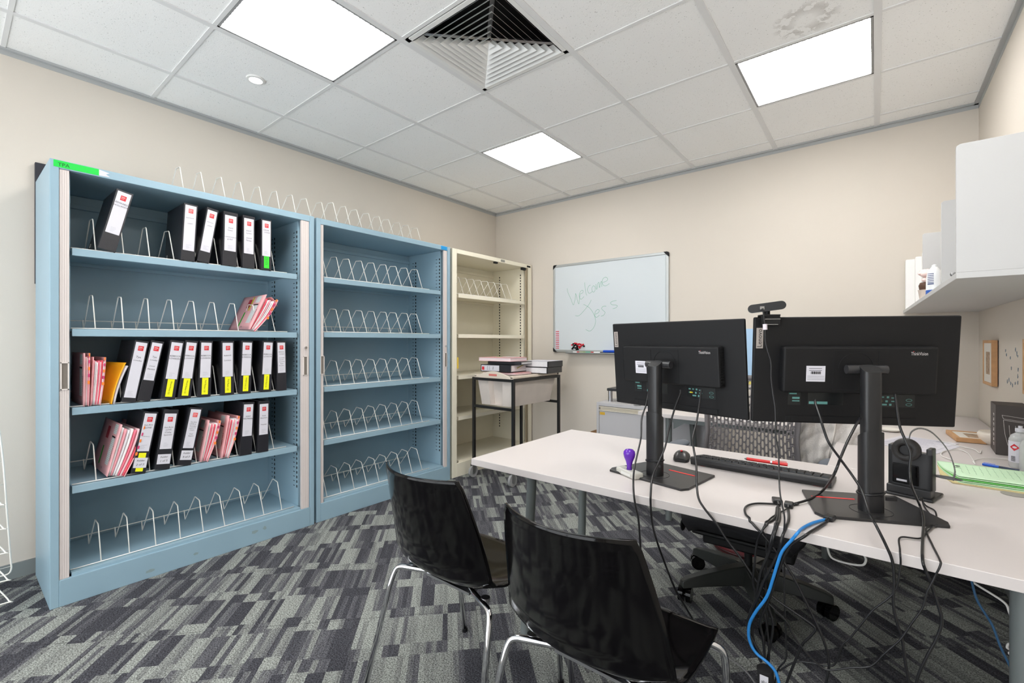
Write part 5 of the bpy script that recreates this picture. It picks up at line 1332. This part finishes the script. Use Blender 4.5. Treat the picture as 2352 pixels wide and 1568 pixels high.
rows = [('power_lead', 'outer left lead of the hanging bundle, bowing to the left', [(1784, 1165), (1779, 1189)], [(1753.5, 1214), (1739, 1247), (1733.6, 1290), (1730, 1337), (1739, 1373), (1757, 1410), (1766, 1482), (1766, 1526)], .0027, .016),
        ('video_lead', 'thick lead in the middle of the hanging bundle, from the leftmost plug', [(1790, 1168), (1790, 1192)], [(1779, 1225), (1768, 1265), (1750, 1308), (1739, 1355), (1732, 1402), (1728, 1446), (1735, 1489), (1748, 1520)], .0035, .022),
        ('video_lead', 'thick lead from the second plug, in front of the hanging bundle', [(1811, 1172), (1811, 1196)], [(1797, 1232), (1786, 1272), (1768, 1308), (1753, 1337), (1740, 1372), (1724, 1406), (1717, 1439), (1732, 1475), (1753, 1511)], .0035, .030),
        ('usb_lead', 'thin twisted lead beside the bundle, from the slim plug', [(1822, 1161), (1800, 1172), (1770, 1190)], [(1752, 1215), (1759, 1232), (1760, 1262), (1762, 1290), (1757, 1330), (1752, 1370), (1765, 1420), (1757, 1465), (1756, 1515)], .0020, .010),
        ('video_lead', 'inner lead of the hanging bundle, behind the others', [(1787, 1160), (1784, 1196)], [(1772, 1235), (1764, 1270), (1758, 1320), (1762, 1380), (1775, 1430), (1770, 1480), (1760, 1522)], .0029, .014)]
for nm_, lb2, on_, hang, r_, off in rows:
    cable(nm_, lb2, [desk_pt(u, v) for u, v in on_] + [atY(u, v, DY0 - off) for u, v in hang], r_, cable_m, group=G)
c = cable('network_cable', 'bright blue cable hanging over the desk edge among black leads', [desk_pt(1895, 1193), desk_pt(1866, 1201), desk_pt(1843, 1213)] + cb([(1832, 1224), (1819, 1239), (1797, 1265), (1786, 1294), (1775, 1330), (1761, 1370), (1735, 1406), (1721, 1435), (1721, 1468), (1735, 1497), (1764, 1522), (1781, 1542), (1790, 1570)], DY0 - .034), .0037, blue_cable)
c = cable('video_lead', 'black lead twinned with the bright blue cable', [desk_pt(1898, 1199), desk_pt(1880, 1210), desk_pt(1862, 1221)] + cb([(1848, 1231), (1819, 1250), (1801, 1276), (1790, 1308), (1775, 1352), (1761, 1388), (1746, 1428), (1753, 1468), (1757, 1518)], DY0 - .026), .0035, cable_m, group=G)
c = cable('power_lead', 'long black lead passing over the headset dock and off the desk edge', P_([(2056, 905, 1.60), (2058.6, 926, 1.59), (2066, 976, 1.56), (2080, 1012, 1.55), (2091, 1041, 1.54), (2089, 1080, 1.53), (2094, 1116, 1.52)]) + [atZ(2112, 1159, DZ + .022), atZ(2121, 1191, DZ + .018), desk_pt(2119, 1240), atY(2119, 1285, 1.322)] + cb([(2127, 1312), (2139, 1341), (2152, 1381), (2163, 1424), (2152, 1464), (2127, 1511), (2108, 1555), (2100, 1600)], E0), .0030, cable_m, group=G)
c = cable('dock_lead', 'thin lead from the headset dock that kinks left before the desk edge', [atZ(2112, 1140, DZ + .03), desk_pt(2126, 1160), desk_pt(2148, 1174), desk_pt(2149, 1200), desk_pt(2130, 1221), desk_pt(2112, 1236), desk_pt(2068, 1234), atY(2067, 1264, 1.322)] + cb([(2068, 1301), (2054, 1359), (2007, 1399), (1982, 1428), (1953, 1464), (1934, 1482), (1924, 1511), (1909, 1529), (1866, 1522), (1826, 1520), (1790, 1540)], E0), .0020, cable_m, group=G)
c = cable('dock_lead', 'second thin lead from the dock, bulging right then sweeping left below the desk', [atZ(2118, 1142, DZ + .03), desk_pt(2124, 1165), desk_pt(2152, 1203), desk_pt(2127, 1214), desk_pt(2141, 1250), atY(2158, 1284, 1.322)] + cb([(2160, 1297), (2148, 1323), (2130, 1359), (2119, 1395), (2094, 1431), (2068, 1468), (2032, 1500), (2000, 1529), (1953, 1533), (1902, 1538), (1876, 1522), (1844, 1489), (1819, 1453), (1808, 1428), (1768, 1388), (1745, 1366)], E0 - .012), .0021, cable_m, group=G)
# gathered end in a braided sleeve
a, b = atY(1757, 1534, DY0 - .022), atY(1766, 1640, DY0 - .022)
t = thing('cable_sleeve', 'black braided sleeve gathering the hanging leads, white tag attached', 'cable sleeve', (0, 0, 0))
MB().cyl(a, b, .019, n=18).build('braid', mat('braid_black', (26, 26, 28), .8, bump=(900, .8)), t, smooth=40)
q0 = atY(1745, 1548, DY0 - .045)
MB().box(q0[0], q0[0] + .019, q0[1], q0[1] + .001, q0[2] - .06, q0[2]).build('tag', paper_m, t)
MB().text('abi', .011, frame((q0[0] + .0095, q0[1] - .0006, q0[2] - .015), (1, 0, 0), (0, 0, 1))).build('tag_lettering', ink_m, t)
# floor and under-desk cables
cable('white_lead', 'white lead drooping from under the desk top, mid right', [atY(1899, 1240, 1.75), atY(1901, 1259, 1.75), atY(1909, 1279, 1.75), atY(1930, 1289, 1.75), atY(1960, 1296, 1.75), atY(1982, 1297, 1.75), atY(1989, 1286, 1.75), atY(1985, 1275, 1.75), atY(1975, 1262, 1.75)], .0032, white_cable)
cable('network_cable', 'dull blue cable slanting beside the right desk leg', [atY(2231, 1325, 1.62), atY(2233, 1339, 1.62), atY(2246, 1381, 1.62), atY(2279, 1435, 1.62), atY(2297, 1482, 1.62), atY(2326, 1545, 1.62), atY(2330, 1580, 1.62)], .0028, mat('dull_blue', (50, 90, 125), .4))
cable('white_lead', 'white lead bowing toward the right desk leg', [atY(2232, 1330, 1.66), atY(2241, 1341, 1.66), atY(2304, 1381, 1.66), atY(2318, 1405, 1.66), atY(2328, 1440, 1.66), atY(2332, 1490, 1.66)], .0028, white_cable)
cable('white_lead', 'coiled white lead end behind the right desk leg near the frame bottom', [atY(2336, 1480, 1.70), atY(2318, 1478, 1.70), atY(2314, 1488, 1.70), atY(2330, 1494, 1.70), atY(2318, 1500, 1.70), atY(2332, 1508, 1.70)], .0028, white_cable)
cable('grey_lead', 'thin grey lead crossing behind the front leg of the near chair', [atY(1634, 1488, 1.45), atY(1670, 1508, 1.45), atY(1710, 1538, 1.45), atY(1735, 1570, 1.45), atY(1750, 1600, 1.45)], .0022, mat('grey_cable', (120, 120, 122), .4))
